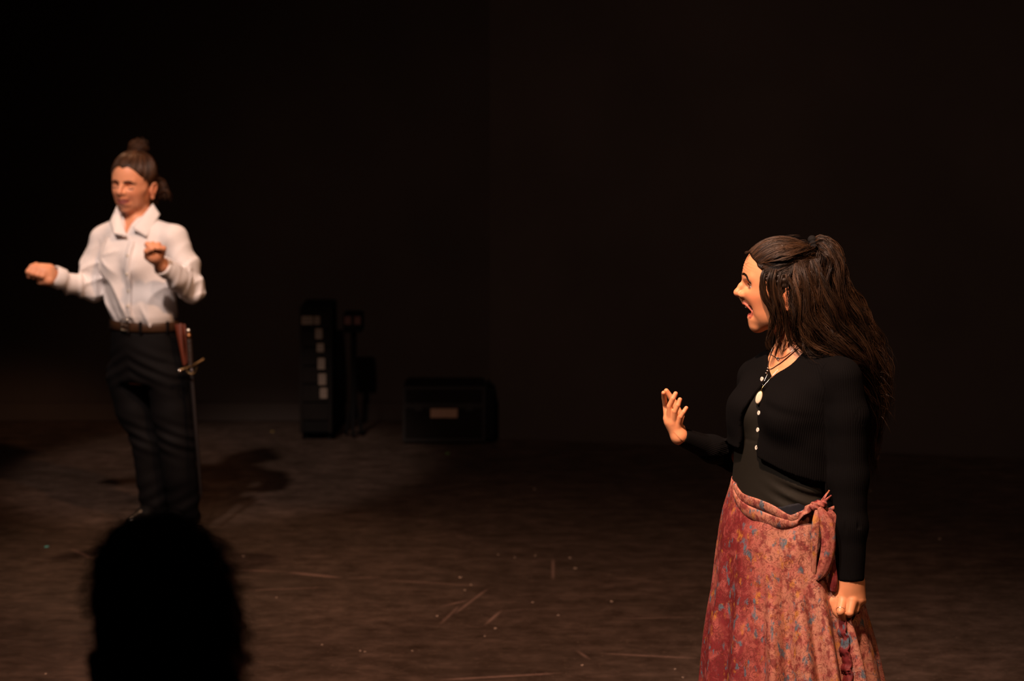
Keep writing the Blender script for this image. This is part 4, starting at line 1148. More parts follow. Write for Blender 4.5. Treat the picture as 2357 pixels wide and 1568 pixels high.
b2 = Sdf()
head_field(b2, HL, openm=False, closed=True)
b2.rc(HL.p(-.028, 0, -.075), UL(318, 512, .01), .052, .056, k=.03)
b2.loft(LL, LF, [(c_, a_ - .022, bf_ - .02, bb_ - .02) for c_, a_, bf_, bb_ in SHIRT] , k=.03)
b2.rc(UL(318, 520), s2L + A(0, 0, .0), .030, .036, k=.03); b2.rc(UL(318, 520), s2R + A(0, 0, .0), .030, .036, k=.03)
b2.chain([s2L, e2L, w2L], [.036, .028, .024], k=.02); b2.chain([s2R, e2R, w2R], [.036, .028, .024], k=.02)
kneeR, ankR, kneeL, ankL = UL(337, 1020, .03), UL(357, 1182, .06), UL(408, 1010, -.06), UL(424, 1186, -.03)
hR, hL_ = UL(296, 862, .05), UL(386, 866, -.05)
b2.loft(LL, LF, [lrow(334, 770, .145, .10, .10), lrow(338, 820, .165, .115, .12), lrow(342, 880, .15, .10, .10)], k=.03)
b2.chain([hR, kneeR, ankR], [.075, .052, .036], k=.03); b2.chain([hL_, kneeL, ankL], [.075, .052, .036], k=.03)
# right hand, cupped, out to the side
def C9(x, y, d=0.0): return UL(50 + x / 9.8, 560 + y / 9.8, d - .06)
b2.rc(w2R, C9(560, 680, 0), .030, .034, k=.02)
b2.ell(C9(470, 640, 0), A(.040, .036, .034), k=.02)
b2.rc(C9(640, 590, 0), C9(630, 830, -.02), .022, .020, k=.012)
b2.rc(C9(600, 850, -.01), C9(420, 860, .0), .022, .016, k=.012)
for a_, b_, c_ in (((230, 540), (150, 640), (165, 750)), ((340, 560), (250, 680), (270, 770)), ((440, 590), (360, 710), (380, 800)), ((520, 630), (470, 740), (480, 820))):
    b2.chain([C9(a_[0] + 90, a_[1] - 20, .0), C9(*a_, -.022), C9(*b_, -.034), C9(*c_, -.020)], [.017, .0125, .0115, .0100], k=.005)
# left hand, fingers gathered
def C10(x, y, d=0.0): return UL(300 + x / 6.815, 530 + y / 6.815, d - .33)
b2.rc(w2L, C10(390, 420, .01), .028, .030, k=.02)
b2.ell(C10(370, 390, 0), A(.036, .034, .036), k=.015)
for a_, b_, c_ in (((500, 380), (520, 290), (430, 285)), ((450, 300), (440, 232), (375, 270)), ((380, 280), (350, 222), (330, 262)), ((310, 300), (268, 225), (300, 268))):
    b2.chain([C10(*a_, .0), C10(*b_, -.024), C10(*c_, -.042)], [.0135, .0120, .0100], k=.005)
b2.chain([C10(270, 420, -.01), C10(260, 330, -.036), C10(340, 300, -.048)], [.015, .0125, .0100], k=.005)

parts = []
zc2 = UL(0, 560)[2]
parts.append(surface(b2, .0030, lo=A(-9, -9, zc2 - .003)))
parts.append(surface(b2, .0030, lo=A(-9, -9, 1.0), hi=A(UL(128, 0)[0], 99, zc2 + .0)))
parts.append(surface(b2, .0030, lo=A(-9, -9, 1.0), hi=A(99, DL - .26, zc2 + .0)))
parts.append(surface(b2, .009, hi=A(99, 99, zc2 + .006)))
V, Fq = parts[-1]; c = V[Fq].mean(1)
parts[-1] = (V, Fq[~((c[:, 2] > 1.0) & ((c[:, 0] < UL(128, 0)[0] - .005) | (c[:, 1] < DL - .265)))])
V, Fq = join_np(parts)
me = mesh_np('body', V, Fq)
fattr(me, 'lip', lip_mask(HL, V, False)); fattr(me, 'flush', flush_mask(HL, V))
body2 = obj('body', me, SKIN_PALE, wom2)

for q in (1, -1):
    B = brow_strands(HL, q, [(.0985, .011, -.019), (.0935, .024, -.0155), (.0835, .036, -.017), (.070, .045, -.024)], 330, .0015, .006, 5)
    B0 = B[:, 0].copy(); B += (snap(b2, B0, .0008) - B0)[:, None]
    obj('eyebrow', strands_mesh('eyebrow', B, np.full(len(B), .2), .0007), HAIR_AUBURN, body2)
    L = []
    for i in range(40):
        a = -1 + 2 * i / 39
        c0 = HL.p(.0735 + .0138 * math.cos(a * .9), q * (.0318 + .0130 * math.sin(a)), -.0385 - .003 * math.cos(a)); s = np.linspace(0, 1, 5)[:, None]
        L.append(c0 + (HL.u * .7 + HL.v * q * a * .5 - HL.w * .7) * .006 * s)
    L = np.array(L); L += (snap(b2, L[:, 0], .0005) - L[:, 0])[:, None]
    obj('eyelashes', strands_mesh('eyelashes', L, np.zeros(len(L)), .0007), HAIR_BLACK, body2)

# ---------------------------------------------------------------- shirt
WHITE = plain_noise(mat('white_cotton', (0.80, 0.76, 0.76), 0.75, 0.25, sheen=0.1), 25, .04, 400, .12)
sh = Sdf()
sh.loft(LL, LF, SHIRT, k=.02)
sh.rc(UL(319, 514), s2L + A(0, 0, .008), .052, .048, k=.03); sh.rc(UL(319, 514), s2R + A(0, 0, .008), .052, .048, k=.03)
for q in (1, -1): sh.ell(UL(317, 600) + LL * q * .068 + LF * .088, A(.050, .050, .056), k=.06)
cufL0, cufR0 = UL(385, 620, -.250), UL(136, 642, -.025)
sh.chain([s2L, UL(428, 612, -.095), e2L, UL(408, 640, -.20), cufL0, UL(373, 611, -.285)], [.054, .055, .055, .047, .040, .037], k=.025)
sh.chain([s2R, UL(214, 612, .085), e2R, UL(165, 655, .02), cufR0, UL(121, 634, -.045)], [.052, .047, .051, .046, .043, .041], k=.025)
for wr, el in ((UL(373, 611, -.285), cufL0), (UL(121, 634, -.045), cufR0)):
    dd = unit(wr - el)
    sh.op('s', (lambda P, wr=wr, dd=dd: np.maximum(-((P - wr) @ dd), np.linalg.norm(P - wr, axis=1) - .09)), wr - .1, wr + .1, .003)
sh.rc(UL(318, 508), HL.p(-.03, 0, -.06), .058, .07, k=.006, mode='s')
def vneck(P):
    l, f = lf2(P, SHIRT)
    w = np.interp(P[:, 2], [UL(0, 550, -.1)[2], UL(0, 520, -.1)[2], UL(0, 498, -.1)[2]], [0.0, .024, .055])
    return np.maximum(np.maximum(np.abs(l + .004) - w, .01 - f), UL(0, 550, -.1)[2] - P[:, 2])
sh.op('s', vneck, k=.004)
sh.op('i', lambda P: UL(0, 750)[2] - P[:, 2], k=.002)
gw = np.random.default_rng(12); WV = gw.normal(0, 1, (14, 3)); WP = gw.uniform(0, 6.28, 14)
def ridge(x): return 1.6 * (1 - np.abs(np.sin(x))) ** 1.6 - .5
def wrinkle(P):
    l, f = lf2(P, SHIRT); z = P[:, 2]
    w = 0
    for i in range(14):
        k = WV[i] * (14 if i < 7 else 34)
        w = w + (.0019 if i < 7 else .0009) * np.sin(P @ k + WP[i] + 1.3 * np.sin(P @ (k[[1, 2, 0]] * .45)))
    na = np.minimum(np.minimum(seg_d(P, s2L, e2L), seg_d(P, e2L, w2L)), np.minimum(seg_d(P, s2R, e2R), seg_d(P, e2R, w2R)))
    tors = np.clip((na - .05) / .03, 0, 1)
    # drapes running from the chest down to the waist, and gathers above the belt
    lo = np.clip((UL(0, 600)[2] - z) / .10, 0, 1) * tors
    xx = l * 21 + (z - 1.0) * np.clip(-l * 150, -12, 12) + .5 * np.sin(z * 19 + l * 8)
    w = w - .0085 * lo * ridge(xx)
    gth = np.clip((UL(0, 688)[2] - z) / .05, 0, 1) * tors
    w = w - .0045 * gth * ridge(l * 50 + 1.2 * np.sin(l * 21) + 7 * z)
    # pull from the armpits across the chest
    for q, px in ((1, 396), (-1, 238)):
        c = UL(px, 590, -.05); r_ = np.linalg.norm(P - c, axis=1); an = np.arctan2(z - c[2], (l - (.10 * q)))
        w = w - .0045 * np.exp(-((r_ - .06) / .05) ** 2) * ridge(an * 3.2 + q) * tors
    for a_, b_, am, ph in ((s2L, e2L, .0075, 0), (e2L, w2L, .0065, 1), (s2R, e2R, .0065, 2), (e2R, w2R, .0065, .5)):
        ba = b_ - a_; t = (P - a_) @ ba / (ba @ ba); n = seg_d(P, a_, b_)
        x = unit(np.cross(ba, A(.2, .9, .4)))
        w = w - np.where((n < .075) & (t > -.1) & (t < 1.1), am * ridge(t * 9 + ph + ((P - a_) @ x) * 24) * np.exp(-((t - (.75 if ph in (0, 2) else .25)) / .45) ** 2), 0)
    return w
sh.op('d', wrinkle)
V, Fq = surface(sh, .0046)
shirt = obj('shirt', mesh_np('shirt', V, Fq), WHITE, wom2)
def patch(name, c4, parent, m, bulge=.004, thick=.003, n=9, ndir=None):
    a, b, c, d = c4; ndir = unit(A(-.4, -1, .2)) if ndir is None else ndir
    s = np.linspace(0, 1, n); G = (a[None, None] * ((1 - s)[:, None] * (1 - s)[None])[..., None] + b[None, None] * (s[:, None] * (1 - s)[None])[..., None]
         + c[None, None] * (s[:, None] * s[None])[..., None] + d[None, None] * ((1 - s)[:, None] * s[None])[..., None])
    G = G + ndir * (bulge * np.sin(math.pi * s)[:, None] * np.sin(math.pi * s)[None])[..., None]
    V = np.concatenate([(G + ndir * thick / 2).reshape(-1, 3), (G - ndir * thick / 2).reshape(-1, 3)]); K = n * n; fs = []
    for i in range(n - 1):
        for j in range(n - 1):
            q = i * n + j; fs += [(q, q + n, q + n + 1, q + 1), (K + q, K + q + 1, K + q + n + 1, K + q + n)]
        fs += [(i * n, K + i * n, K + i * n + n, i * n + n), (i * n + n - 1, i * n + 2 * n - 1, K + i * n + 2 * n - 1, K + i * n + n - 1),
               (i, i + 1, K + i + 1, K + i), (K - n + i, 2 * K - n + i, 2 * K - n + i + 1, K - n + i + 1)]
    return obj(name, mesh_np(name, V, np.array(fs)), m, parent)
patch('collar_leaf', [UL(352, 469, -.03), UL(304, 526, -.125), UL(337, 546, -.135), UL(368, 493, -.045)], shirt, WHITE, .008)
patch('collar_leaf', [UL(269, 474, .00), UL(293, 546, -.112), UL(264, 538, -.105), UL(252, 512, -.03)], shirt, WHITE, .008)
V, Fq = ribbon([UL(275, 490, -.005), UL(300, 486, .055), UL(330, 484, .055), UL(350, 488, -.02)], [.034, .034, .034, .034], A(0, 0, 1), .004, 24, 5); obj('collar_stand', mesh_np('collar_stand', V, Fq), WHITE, shirt)
pl = [UL(x, y, d) for x, y, d in ((300, 552, -.125), (297, 590, -.142), (295, 630, -.145), (294, 670, -.142), (294, 705, -.138), (298, 732, -.122))]
pl = list(snap(sh, pl, .004, 5))
V, Fq = ribbon(pl, [.028] * 6, LL, .004, 40, 5); obj('placket', mesh_np('placket', V, Fq), WHITE, shirt)
for i in (1, 2, 3, 4):
    V, Q = lathe([(-.002, .0001), (-.002, .005), (.002, .0055), (.003, .004), (.0025, .0001)], pl[i] + LF * .003, LF, 12)
    obj('button', mesh_np('button', V, Q), PEARL, shirt)
for wr, el, r0 in ((UL(373, 611, -.285), UL(395, 628, -.225), .0395), (UL(121, 634, -.045), UL(146, 645, -.012), .0435)):
    d_ = unit(el - wr); L_ = .052
    V, Q = lathe([(0.001, r0 - .003), (0, r0), (.004, r0 + .0025), (L_ * .5, r0 + .003), (L_ - .003, r0 + .0035), (L_, r0 + .001), (L_ - .002, r0 - .006)], wr, d_, 32)
    obj('cuff', mesh_np('cuff', V, Q), WHITE, shirt)

# ---------------------------------------------------------------- trousers, belt, shoes
TROU = plain_noise(mat('black_trouser_cloth', (0.0028, 0.0022, 0.0025), 0.78, 0.12, sheen=0.0), 20, .15, 600, .1)
tr = Sdf()
TR = [lrow(333, 752, .158, .114, .112), lrow(335, 800, .176, .126, .130), lrow(341, 850, .182, .128, .140), lrow(344, 878, .172, .120, .125)]
tr.loft(LL, LF, TR, k=.03)
tr.chain([hR, UL(310, 945, .04), kneeR, UL(350, 1100, .05), ankR + A(0, 0, -.01)], [.095, .078, .066, .062, .062], k=.02)
tr.chain([hL_, UL(393, 945, -.06), kneeL, UL(416, 1100, -.045), ankL + A(0, 0, -.01)], [.098, .088, .078, .070, .066], k=.02)
tr.op('i', lambda P: P[:, 2] - UL(0, 752)[2], k=.002); tr.op('i', lambda P: .045 - P[:, 2], k=.002)
def tfold(P):
    l, f = lf2(P, TR); z = P[:, 2]; w = 0
    for i in range(8):
        k = WV[i] * A(16, 16, 24); w = w + .0015 * np.sin(P @ k + WP[i])
    cr = np.exp(-((z - UL(0, 842)[2]) / .07) ** 2); w = w + .0042 * cr * np.sin(z * 120 + np.abs(l) * 55) 
    kn = np.exp(-((z - .40) / .07) ** 2); w = w + .0042 * kn * np.sin(z * 125 + P[:, 0] * 48)
    hm = np.exp(-((z - .12) / .07) ** 2); w = w + .0036 * hm * np.sin(z * 95 - P[:, 0] * 50)
    return w
tr.op('d', tfold)
V, Fq = surface(tr, .0060)
trous = obj('trousers', mesh_np('trousers', V, Fq), TROU, wom2)
LEATHER = plain_noise(mat('brown_leather', (0.045, 0.020, 0.009), 0.45, 0.4), 40, .35, 250, .25)
REDLEA = plain_noise(mat('red_brown_leather', (0.095, 0.017, 0.006), 0.5, 0.4), 30, .3, 250, .2)
def band(name, rows, m, parent, z0, z1, grow):
    n = 96; cx, cy = rows[0][0][0], rows[0][0][1]
    th = np.linspace(0, 2 * math.pi, n, endpoint=False); V = []
    zs = [z0, z0 + .002, z1 - .002, z1]; gs = [grow - .002, grow, grow, grow - .002]
    for z, g_ in zip(zs, gs):
        cxy = [np.interp(z, [r[0][2] for r in rows][::-1], [r[0][j] for r in rows][::-1]) for j in (0, 1)]
        a, bf, bb = (np.interp(z, [r[0][2] for r in rows][::-1], [r[j] for r in rows][::-1]) + g_ for j in (1, 2, 3))
        l = a * np.sin(th); f = np.where(np.cos(th) > 0, bf, bb) * np.cos(th)
        V.append(np.stack([cxy[0] + l * LL[0] + f * LF[0], cxy[1] + l * LL[1] + f * LF[1], np.full(n, z)], 1))
    V = np.concatenate(V); i, j = np.meshgrid(np.arange(3), np.arange(n), indexing='ij'); j2 = (j + 1) % n
    Q = np.stack([i * n + j, i * n + j2, (i + 1) * n + j2, (i + 1) * n + j], -1).reshape(-1, 4)
    return obj(name, mesh_np(name, V, Q), m, parent)
BZ0, BZ1 = UL(0, 763, -.11)[2], UL(0, 742, -.11)[2]
belt = band('belt', TR, LEATHER, wom2, BZ0, BZ1, .008)
bc = UL(287, 749, -.112); bn = unit(LF * .95 + LL * -.25); bl = unit(np.cross(A(0, 0, 1), bn))
sq = [(-.024, -.023), (.024, -.023), (.024, .023), (-.024, .023), (-.024, -.023), (0, -.023)]
S = Sdf()
for k_ in range(4): S.rc(bc + bl * sq[k_][0] + A(0, 0, 1) * sq[k_][1], bc + bl * sq[k_ + 1][0] + A(0, 0, 1) * sq[k_ + 1][1], .0038, .0038, k=.002)
S.rc(bc + bl * -.024, bc + bl * .022 + bn * .004, .0028, .0025, k=.002)
V, Fq = surface(S, .0018); obj('belt_buckle', mesh_np('belt_buckle', V, Fq), SILVER, belt)
for th_ in (-.9, .45, 1.25):
    p0 = A(TR[0][0][0], TR[0][0][1], 0) + LL * .168 * math.sin(th_) + LF * .124 * math.cos(th_); n_ = unit(LL * math.sin(th_) + LF * math.cos(th_))
    V, Fq = ribbon([p0 + n_ * .002 + A(0, 0, BZ0 - .006), p0 + n_ * .004 + A(0, 0, (BZ0 + BZ1) / 2), p0 + n_ * .002 + A(0, 0, BZ1 + .006)], [.013] * 3, np.cross(n_, A(0, 0, 1)), .003, 10, 3)
    obj('belt_loop', mesh_np('belt_loop', V, Fq), TROU, trous)
# leather frog that carries the sword
V, Fq = ribbon([UL(411, 746, -.165), UL(414, 775, -.178), UL(419, 808, -.186), UL(425, 842, -.190)], [.036, .024, .017, .014], A(1, -.3, 0), .005, 30, 7, cup=.003); obj('sword_frog', mesh_np('sword_frog', V, Fq), REDLEA, wom2)
V, Fq = ribbon([UL(421, 748, -.160), UL(426, 772, -.172), UL(430, 800, -.180), UL(429, 838, -.184)], [.026, .022, .018, .012], A(.8, -.6, 0), .005, 30, 7, cup=.003); obj('sword_frog', mesh_np('sword_frog', V, Fq), REDLEA, wom2)
SHOE = mat('black_shoe_leather', (0.008, 0.007, 0.007), 0.35, 0.5)
for an in (ankR, ankL):
    S = Sdf(); a0 = A(an[0], an[1], 0)
    S.chain([a0 - LF * .05 + A(0, 0, .045), a0 + LF * .06 + A(0, 0, .045), a0 + LF * .15 + A(0, 0, .032)], [.042, .044, .030], k=.02)
    S.rc(a0 + A(0, 0, .04), a0 + A(0, 0, .11), .040, .036, k=.02)
    S.op('i', lambda P: .001 - P[:, 2], k=.003)
    V, Fq = surface(S, .005); obj('shoe', mesh_np('shoe', V, Fq), SHOE, wom2)

# ---------------------------------------------------------------- hair up in a bun
cap = Sdf()
cap.ell(HL.p(0, 0, .004), A(.0990, .0775, .0820) * HL.s, HL.R); cap.ell(HL.p(-.022, 0, -.025), A(.078, .073, .064) * HL.s, HL.R, k=.03)
def hairline2(P):
    q = HL.loc(P)
    return np.maximum(q[:, 0] - np.interp(q[:, 2], [-.09, -.055, -.03, 0, .02, .036, .07], [-.02, .006, .042, .062, .073, .082, .1]) - .010 * np.exp(-(q[:, 1] / .012) ** 2), -.08 - q[:, 2]) * HL.s
cap.op('i', hairline2, k=.004)
V, Fq = surface(cap, .0035)
me = mesh_np('hair', V, Fq); fattr(me, 'tone', np.full(len(V), .3)); hair2 = obj('hair', me, HAIR_AUBURN, wom2)
g = np.random.default_rng(22)
end2 = unit(A(-.030, 0, .082) / rad); SS = []; TT = []
while len(SS) < 1500:
    d = unit(g.normal(0, 1, 3)); q = d * rad
    hl = np.interp(q[2], [-.09, -.055, -.03, 0, .02, .036, .07], [-.02, .006, .042, .062, .073, .082, .1]) + .010 * math.exp(-(q[1] / .012) ** 2)
    if q[0] > hl or q[2] < -.07: continue
    if g.random() < .6 and q[0] < hl - .006: continue
    om = math.acos(np.clip(d @ end2, -1, 1))
    if om < .2 or om > 2.6: continue
    t = np.linspace(0, 1, 12); D = (np.sin((1 - t) * om)[:, None] * d + np.sin(t * om)[:, None] * end2) / math.sin(om)
    lg = np.random.default_rng(abs(round(d[1] * 12) + 50 * round(d[2] * 12)) + 9)
    lift = .012 + .03 * np.sin(math.pi * t) * lg.uniform(.2, 1) + .006 * g.random()
    SS.append(HL.pts(onscalp(D, lift))); TT.append(np.clip(lg.beta(1.5, 1.8) + g.normal(0, .1), 0, 1))
obj('swept_strands', strands_mesh('swept_strands', np.array(SS), np.array(TT), .0012), HAIR_AUBURN, hair2)
def curly(center, R3, n, turns, r, seed, n_pts=30):
    g = np.random.default_rng(seed); out = []
    for i in range(n):
        a = g.uniform(0, 6.28); ax = unit(g.normal(0, 1, 3) + A(0, .6, .3)); x = unit(np.cross(ax, A(.3, .2, .9))); y = np.cross(ax, x)
        t = np.linspace(0, 1, n_pts); ang = a + t * turns * 6.283 * g.uniform(.6, 1.2); rr = g.uniform(.55, 1.0) * (1 + .12 * np.sin(t * 23 + a))
        off = ax * g.normal(0, .35)
        out.append(center + R3 * ((np.cos(ang)[:, None] * x + np.sin(ang)[:, None] * y) * rr[:, None] * math.sqrt(max(.2, 1 - (off @ off) * .6)) + off))
    return np.array(out), g.beta(1.5, 1.6, n)
bn_ = Sdf(); bcn = UL(317, 341, .02); bn_.ell(bcn, A(.034, .032, .028)); bn_.op('d', lambda P: .003 * np.sin(P @ A(160, 90, 210)) * np.sin(P @ A(-90, 140, 120)))
V, Fq = surface(bn_, .003); me = mesh_np('bun', V, Fq); fattr(me, 'tone', np.full(len(V), .35)); bun = obj('bun', me, HAIR_AUBURN, hair2)
S_, T_ = curly(bcn, A(.038, .036, .033), 420, .9, .001, 3); S2, T2 = curly(bcn + A(.004, 0, .006), A(.043, .040, .039), 40, .5, .001, 4)
obj('bun_strands', strands_mesh('bun_strands', np.concatenate([S_, S2]), np.concatenate([T_, T2]), .0011), HAIR_AUBURN, hair2)
low = [dict(c=[(352, 400, .05, .012), (362, 420, .07, .020), (370, 440, .075, .026), (372, 462, .07, .020)], n=320, wave=.011, freq=2.6, stray=.1, short=.7),
       dict(c=[(355, 410, .06, .010), (372, 425, .06, .016), (379, 442, .055, .014), (372, 455, .055, .012)], n=160, wave=.010, freq=2.2, stray=.15, short=.7),
       dict(c=[(345, 430, .06, .012), (352, 452, .07, .014), (356, 478, .07, .012)], n=120, wave=.008, freq=2, stray=.1)]
S_, T_ = strand_set(low, UL, 26, seed=8)
obj('low_curls', strands_mesh('low_curls', S_, T_, .0011), HAIR_AUBURN, hair2)

# ---------------------------------------------------------------- sword at her hip
STEEL = mat('dark_steel', (0.065, 0.055, 0.055), 0.5, 0.5, 1.0)
BRASS = mat('aged_brass', (0.15, 0.10, 0.05), 0.45, 0.5, 1.0)
GRIPM = plain_noise(mat('grip_leather', (0.028, 0.017, 0.013), 0.5, 0.4), 60, .3)
COPPER = mat('copper_collar', (0.24, 0.11, 0.05), 0.4, 0.5, 1.0)
sw0, sw1 = UL(434.5, 768, -.205), UL(439, 846, -.200)
tip = UL(463, 1145, -.215)
sword = thing('sword', tuple(tip), 'slim sword with round silver pommel hanging at the hip of the white-shirted woman', 'sword')
d_ = unit(sw1 - sw0)
V, Q = lathe([(-.0115, .0001)] + [(-.0115 * math.cos(a), .0115 * math.sin(a)) for a in np.linspace(.3, math.pi - .3, 8)] + [(.0115, .0001)], sw0 - d_ * .012, d_, 18); obj('pommel', mesh_np('pommel', V, Q), SILVER, sword)
V, Q = lathe([(-.002, .0001), (-.002, .0105), (.012, .0125), (.024, .0105), (.024, .0001)], sw0, d_, 16); obj('grip_collar', mesh_np('grip_collar', V, Q), COPPER, sword)
LG = np.linalg.norm(sw1 - sw0) - .024
V, Q = lathe([(0, .0001)] + [(LG * i / 40, .0105 + .0012 * math.sin(i * math.pi * 12 / 40) ** 2 + .0012 * math.sin(i / 40 * math.pi)) for i in range(41)] + [(LG, .0001)], sw0 + d_ * .024, d_, 14)
grip = obj('grip', mesh_np('grip', V, Q), GRIPM, sword)
for k_ in range(6):
    c_ = sw0 + d_ * (.034 + k_ * LG / 6.2); V, Q = lathe([(-.0022, .0115), (-.0010, .0130), (.0010, .0130), (.0022, .0115)], c_, d_, 14); obj('grip_ring', mesh_np('grip_ring', V, Q), STEEL, grip)
cg = tube_obj('crossguard', [UL(414, 853, -.225), UL(424, 849, -.222), UL(439, 844, -.205), UL(455, 836, -.185), UL(470, 827, -.165)], [.0085, .0055, .0065, .0055, .0065], BRASS, sword, 30, 10)
V, Q = lathe([(-.009, .0001), (-.006, .007), (0, .009), (.006, .007), (.009, .0001)], UL(413, 854, -.226), A(0, 0, 1), 12); obj('guard_finial', mesh_np('guard_finial', V, Q), SILVER, sword)
tube_obj('ring_guard', [UL(429, 848, -.215), UL(432, 857, -.235), UL(440, 861, -.24), UL(449, 857, -.23), UL(453, 846, -.20)], .0045, BRASS, sword, 24, 8)
V, Fq = ribbon([sw1, sw1 * .5 + tip * .5, sw1 * .06 + tip * .94, tip], [.020, .017, .014, .004], A(1, -.25, 0), .006, 40, 5, cup=.002); obj('blade', mesh_np('blade', V, Fq), STEEL, sword)
# ================================================================== spectator in front, seen from behind
DA = 3.1
def UA(px, py, d=0.0): return at(px, py, DA + d)
viewer = thing('person', (UA(385, 0)[0], DA, .24), 'seated spectator seen from behind as a black silhouette with full dark hair', 'person')
HA = Frame(UA(361, 1428, 0), A(-.22, 1, -.02), A(0, 0, 1), 1.04)
DARK = mat('dark_clothing', (0.0040, 0.0034, 0.0032), 0.85, 0.1)
SKIN_DIM = skin_mat('skin_deep', (0.20, 0.09, 0.05), (0.15, 0.04, 0.03), (0.2, 0.07, 0.04))
vb = Sdf(); head_field(vb, HA, openm=False, closed=False)
nb_ = UA(375, 1600, 0)
vb.rc(HA.p(-.028, 0, -.07), nb_ + A(0, -.02, -.03), .052, .058, k=.03)
sz = nb_[2] - .03
VF = A(0, 1, 0); VL = A(-1, 0, 0)
def vrow(z, a, bf, bb): return (A(nb_[0], DA - .02, z), a, bf, bb)
vrows = [vrow(sz - .005, .08, .06, .06), vrow(sz - .05, .17, .09, .09), vrow(sz - .15, .185, .11, .11), vrow(sz - .30, .165, .11, .11), vrow(sz - .45, .155, .11, .11), vrow(sz - .56, .18, .13, .13)]
vb.loft(VL, VF, [(c_, a_ - .012, b_ - .012, d_ - .012) for c_, a_, b_, d_ in vrows], k=.03)
hz = sz - .50
for q in (1, -1):
    sh_ = A(nb_[0] + q * .175, DA - .02, sz - .07); el_ = A(nb_[0] + q * .22, DA + .03, sz - .35); hd_ = A(nb_[0] + q * .10, DA + .27, sz - .44)
    vb.chain([sh_, el_, hd_], [.048, .038, .028], k=.02); vb.ell(hd_ + A(-q * .03, .05, 0), A(.04, .05, .025), k=.02)
    for k_ in range(4): vb.chain([hd_ + A(-q * .01 - q * .018 * k_, .085, .004), hd_ + A(-q * .012 - q * .018 * k_, .115, -.004), hd_ + A(-q * .012 - q * .018 * k_, .128, -.022)], [.010, .009, .008], k=.004)
    hp = A(nb_[0] + q * .09, DA, hz); kn_ = A(nb_[0] + q * .11, DA + .42, hz + .02); an_ = A(nb_[0] + q * .11, DA + .42, .33)
    vb.chain([hp, kn_, an_], [.085, .058, .04], k=.03); vb.chain([an_ + A(0, -.03, -.04), an_ + A(0, .15, -.05)], [.036, .03], k=.02)
parts = [surface(vb, .0030, lo=A(-9, -9, sz)), surface(vb, .010, hi=A(99, 99, sz + .004))]
V, Fq = join_np(parts); me = mesh_np('body', V, Fq); fattr(me, 'lip', lip_mask(HA, V, False)); fattr(me, 'flush', flush_mask(HA, V))
vbody = obj('body', me, SKIN_DIM, viewer)
for q in (1, -1): eyeball(HA, q, vbody)
S = Sdf(); S.loft(VL, VF, vrows, k=.03)
for q in (1, -1):
    sh_ = A(nb_[0] + q * .175, DA - .02, sz - .07); el_ = A(nb_[0] + q * .22, DA + .03, sz - .35); hd_ = A(nb_[0] + q * .10, DA + .27, sz - .44)
    S.chain([sh_, el_, hd_], [.062, .052, .040], k=.03)
V, Fq = surface(S, .008); obj('jumper', mesh_np('jumper', V, Fq), DARK, viewer)
S = Sdf()
for q in (1, -1):
    hp = A(nb_[0] + q * .09, DA, hz); kn_ = A(nb_[0] + q * .11, DA + .42, hz + .02); an_ = A(nb_[0] + q * .11, DA + .42, .33)
    S.chain([hp, kn_, an_], [.098, .072, .055], k=.03)
S.ell(A(nb_[0], DA - .02, hz), A(.18, .14, .10), k=.04)
V, Fq = surface(S, .009); obj('trousers', mesh_np('trousers', V, Fq), DARK, viewer)
for q in (1, -1):
    S = Sdf(); an_ = A(nb_[0] + q * .11, DA + .42, .24); S.chain([an_ + A(0, -.05, .045), an_ + A(0, .08, .045), an_ + A(0, .17, .035)], [.045, .045, .034], k=.02); S.rc(an_ + A(0, 0, .05), an_ + A(0, 0, .11), .045, .042, k=.02)
    S.op('i', lambda P: .241 - P[:, 2], k=.003); V, Fq = surface(S, .007); obj('shoe', mesh_np('shoe', V, Fq), DARK, viewer)
# hair: a full mass with a soft edge
hm = Sdf()
hm.ell(UA(368, 1345, -.01), A(.0800, .100, .0900), k=.02); hm.ell(UA(385, 1440, -.02), A(.0850, .100, .105), k=.03)
hm.ell(UA(455, 1500, -.02), A(.0490, .075, .120), k=.03); hm.ell(UA(300, 1330, 0), A(.042, .07, .06), k=.03)
hm.rc(UA(485, 1480, -.02), UA(490, 1640, -.03), .032, .030, k=.03); hm.rc(UA(300, 1560, -.05), UA(330, 1440, -.06), .03, .04, k=.03)
hm.rc(UA(440, 1560, -.06), UA(440, 1680, -.06), .05, .04, k=.03)
hm.op('d', lambda P: .0028 * np.sin(P @ A(70, 50, 40)) * np.sin(P @ A(-40, 60, 60)) + .0012 * np.sin(P[:, 0] * 240 + 4 * np.sin(P[:, 2] * 40)))
hm.op('i', lambda P: P[:, 1] - (DA + .055 + .3 * np.clip(P[:, 2] - HA.o[2] - .03, 0, 1)), k=.02)
V, Fq = surface(hm, .0035); me = mesh_np('hair', V, Fq); fattr(me, 'tone', np.full(len(V), .2)); vhair = obj('hair', me, HAIR_BLACK, viewer)
g = np.random.default_rng(41)
sel = g.choice(len(V), 900); S_ = []
nrm_ = np.empty(len(V) * 3); me.vertices.foreach_get('normal', nrm_); nrm_ = nrm_.reshape(-1, 3)
for i in sel:
    s = np.linspace(0, 1, 12)[:, None]; dn = unit(nrm_[i] * .6 + A(0, 0, -1) + g.normal(0, .35, 3)); L = g.uniform(.010, .03)
    S_.append(V[i] + dn * L * s + nrm_[i] * (.006 + .004 * g.random()) * np.sin(s * 3.1 * g.uniform(.6, 1.6)))
obj('hair_strands', strands_mesh('hair_strands', np.array(S_), g.random(len(S_)), .0007), HAIR_BLACK, vhair)
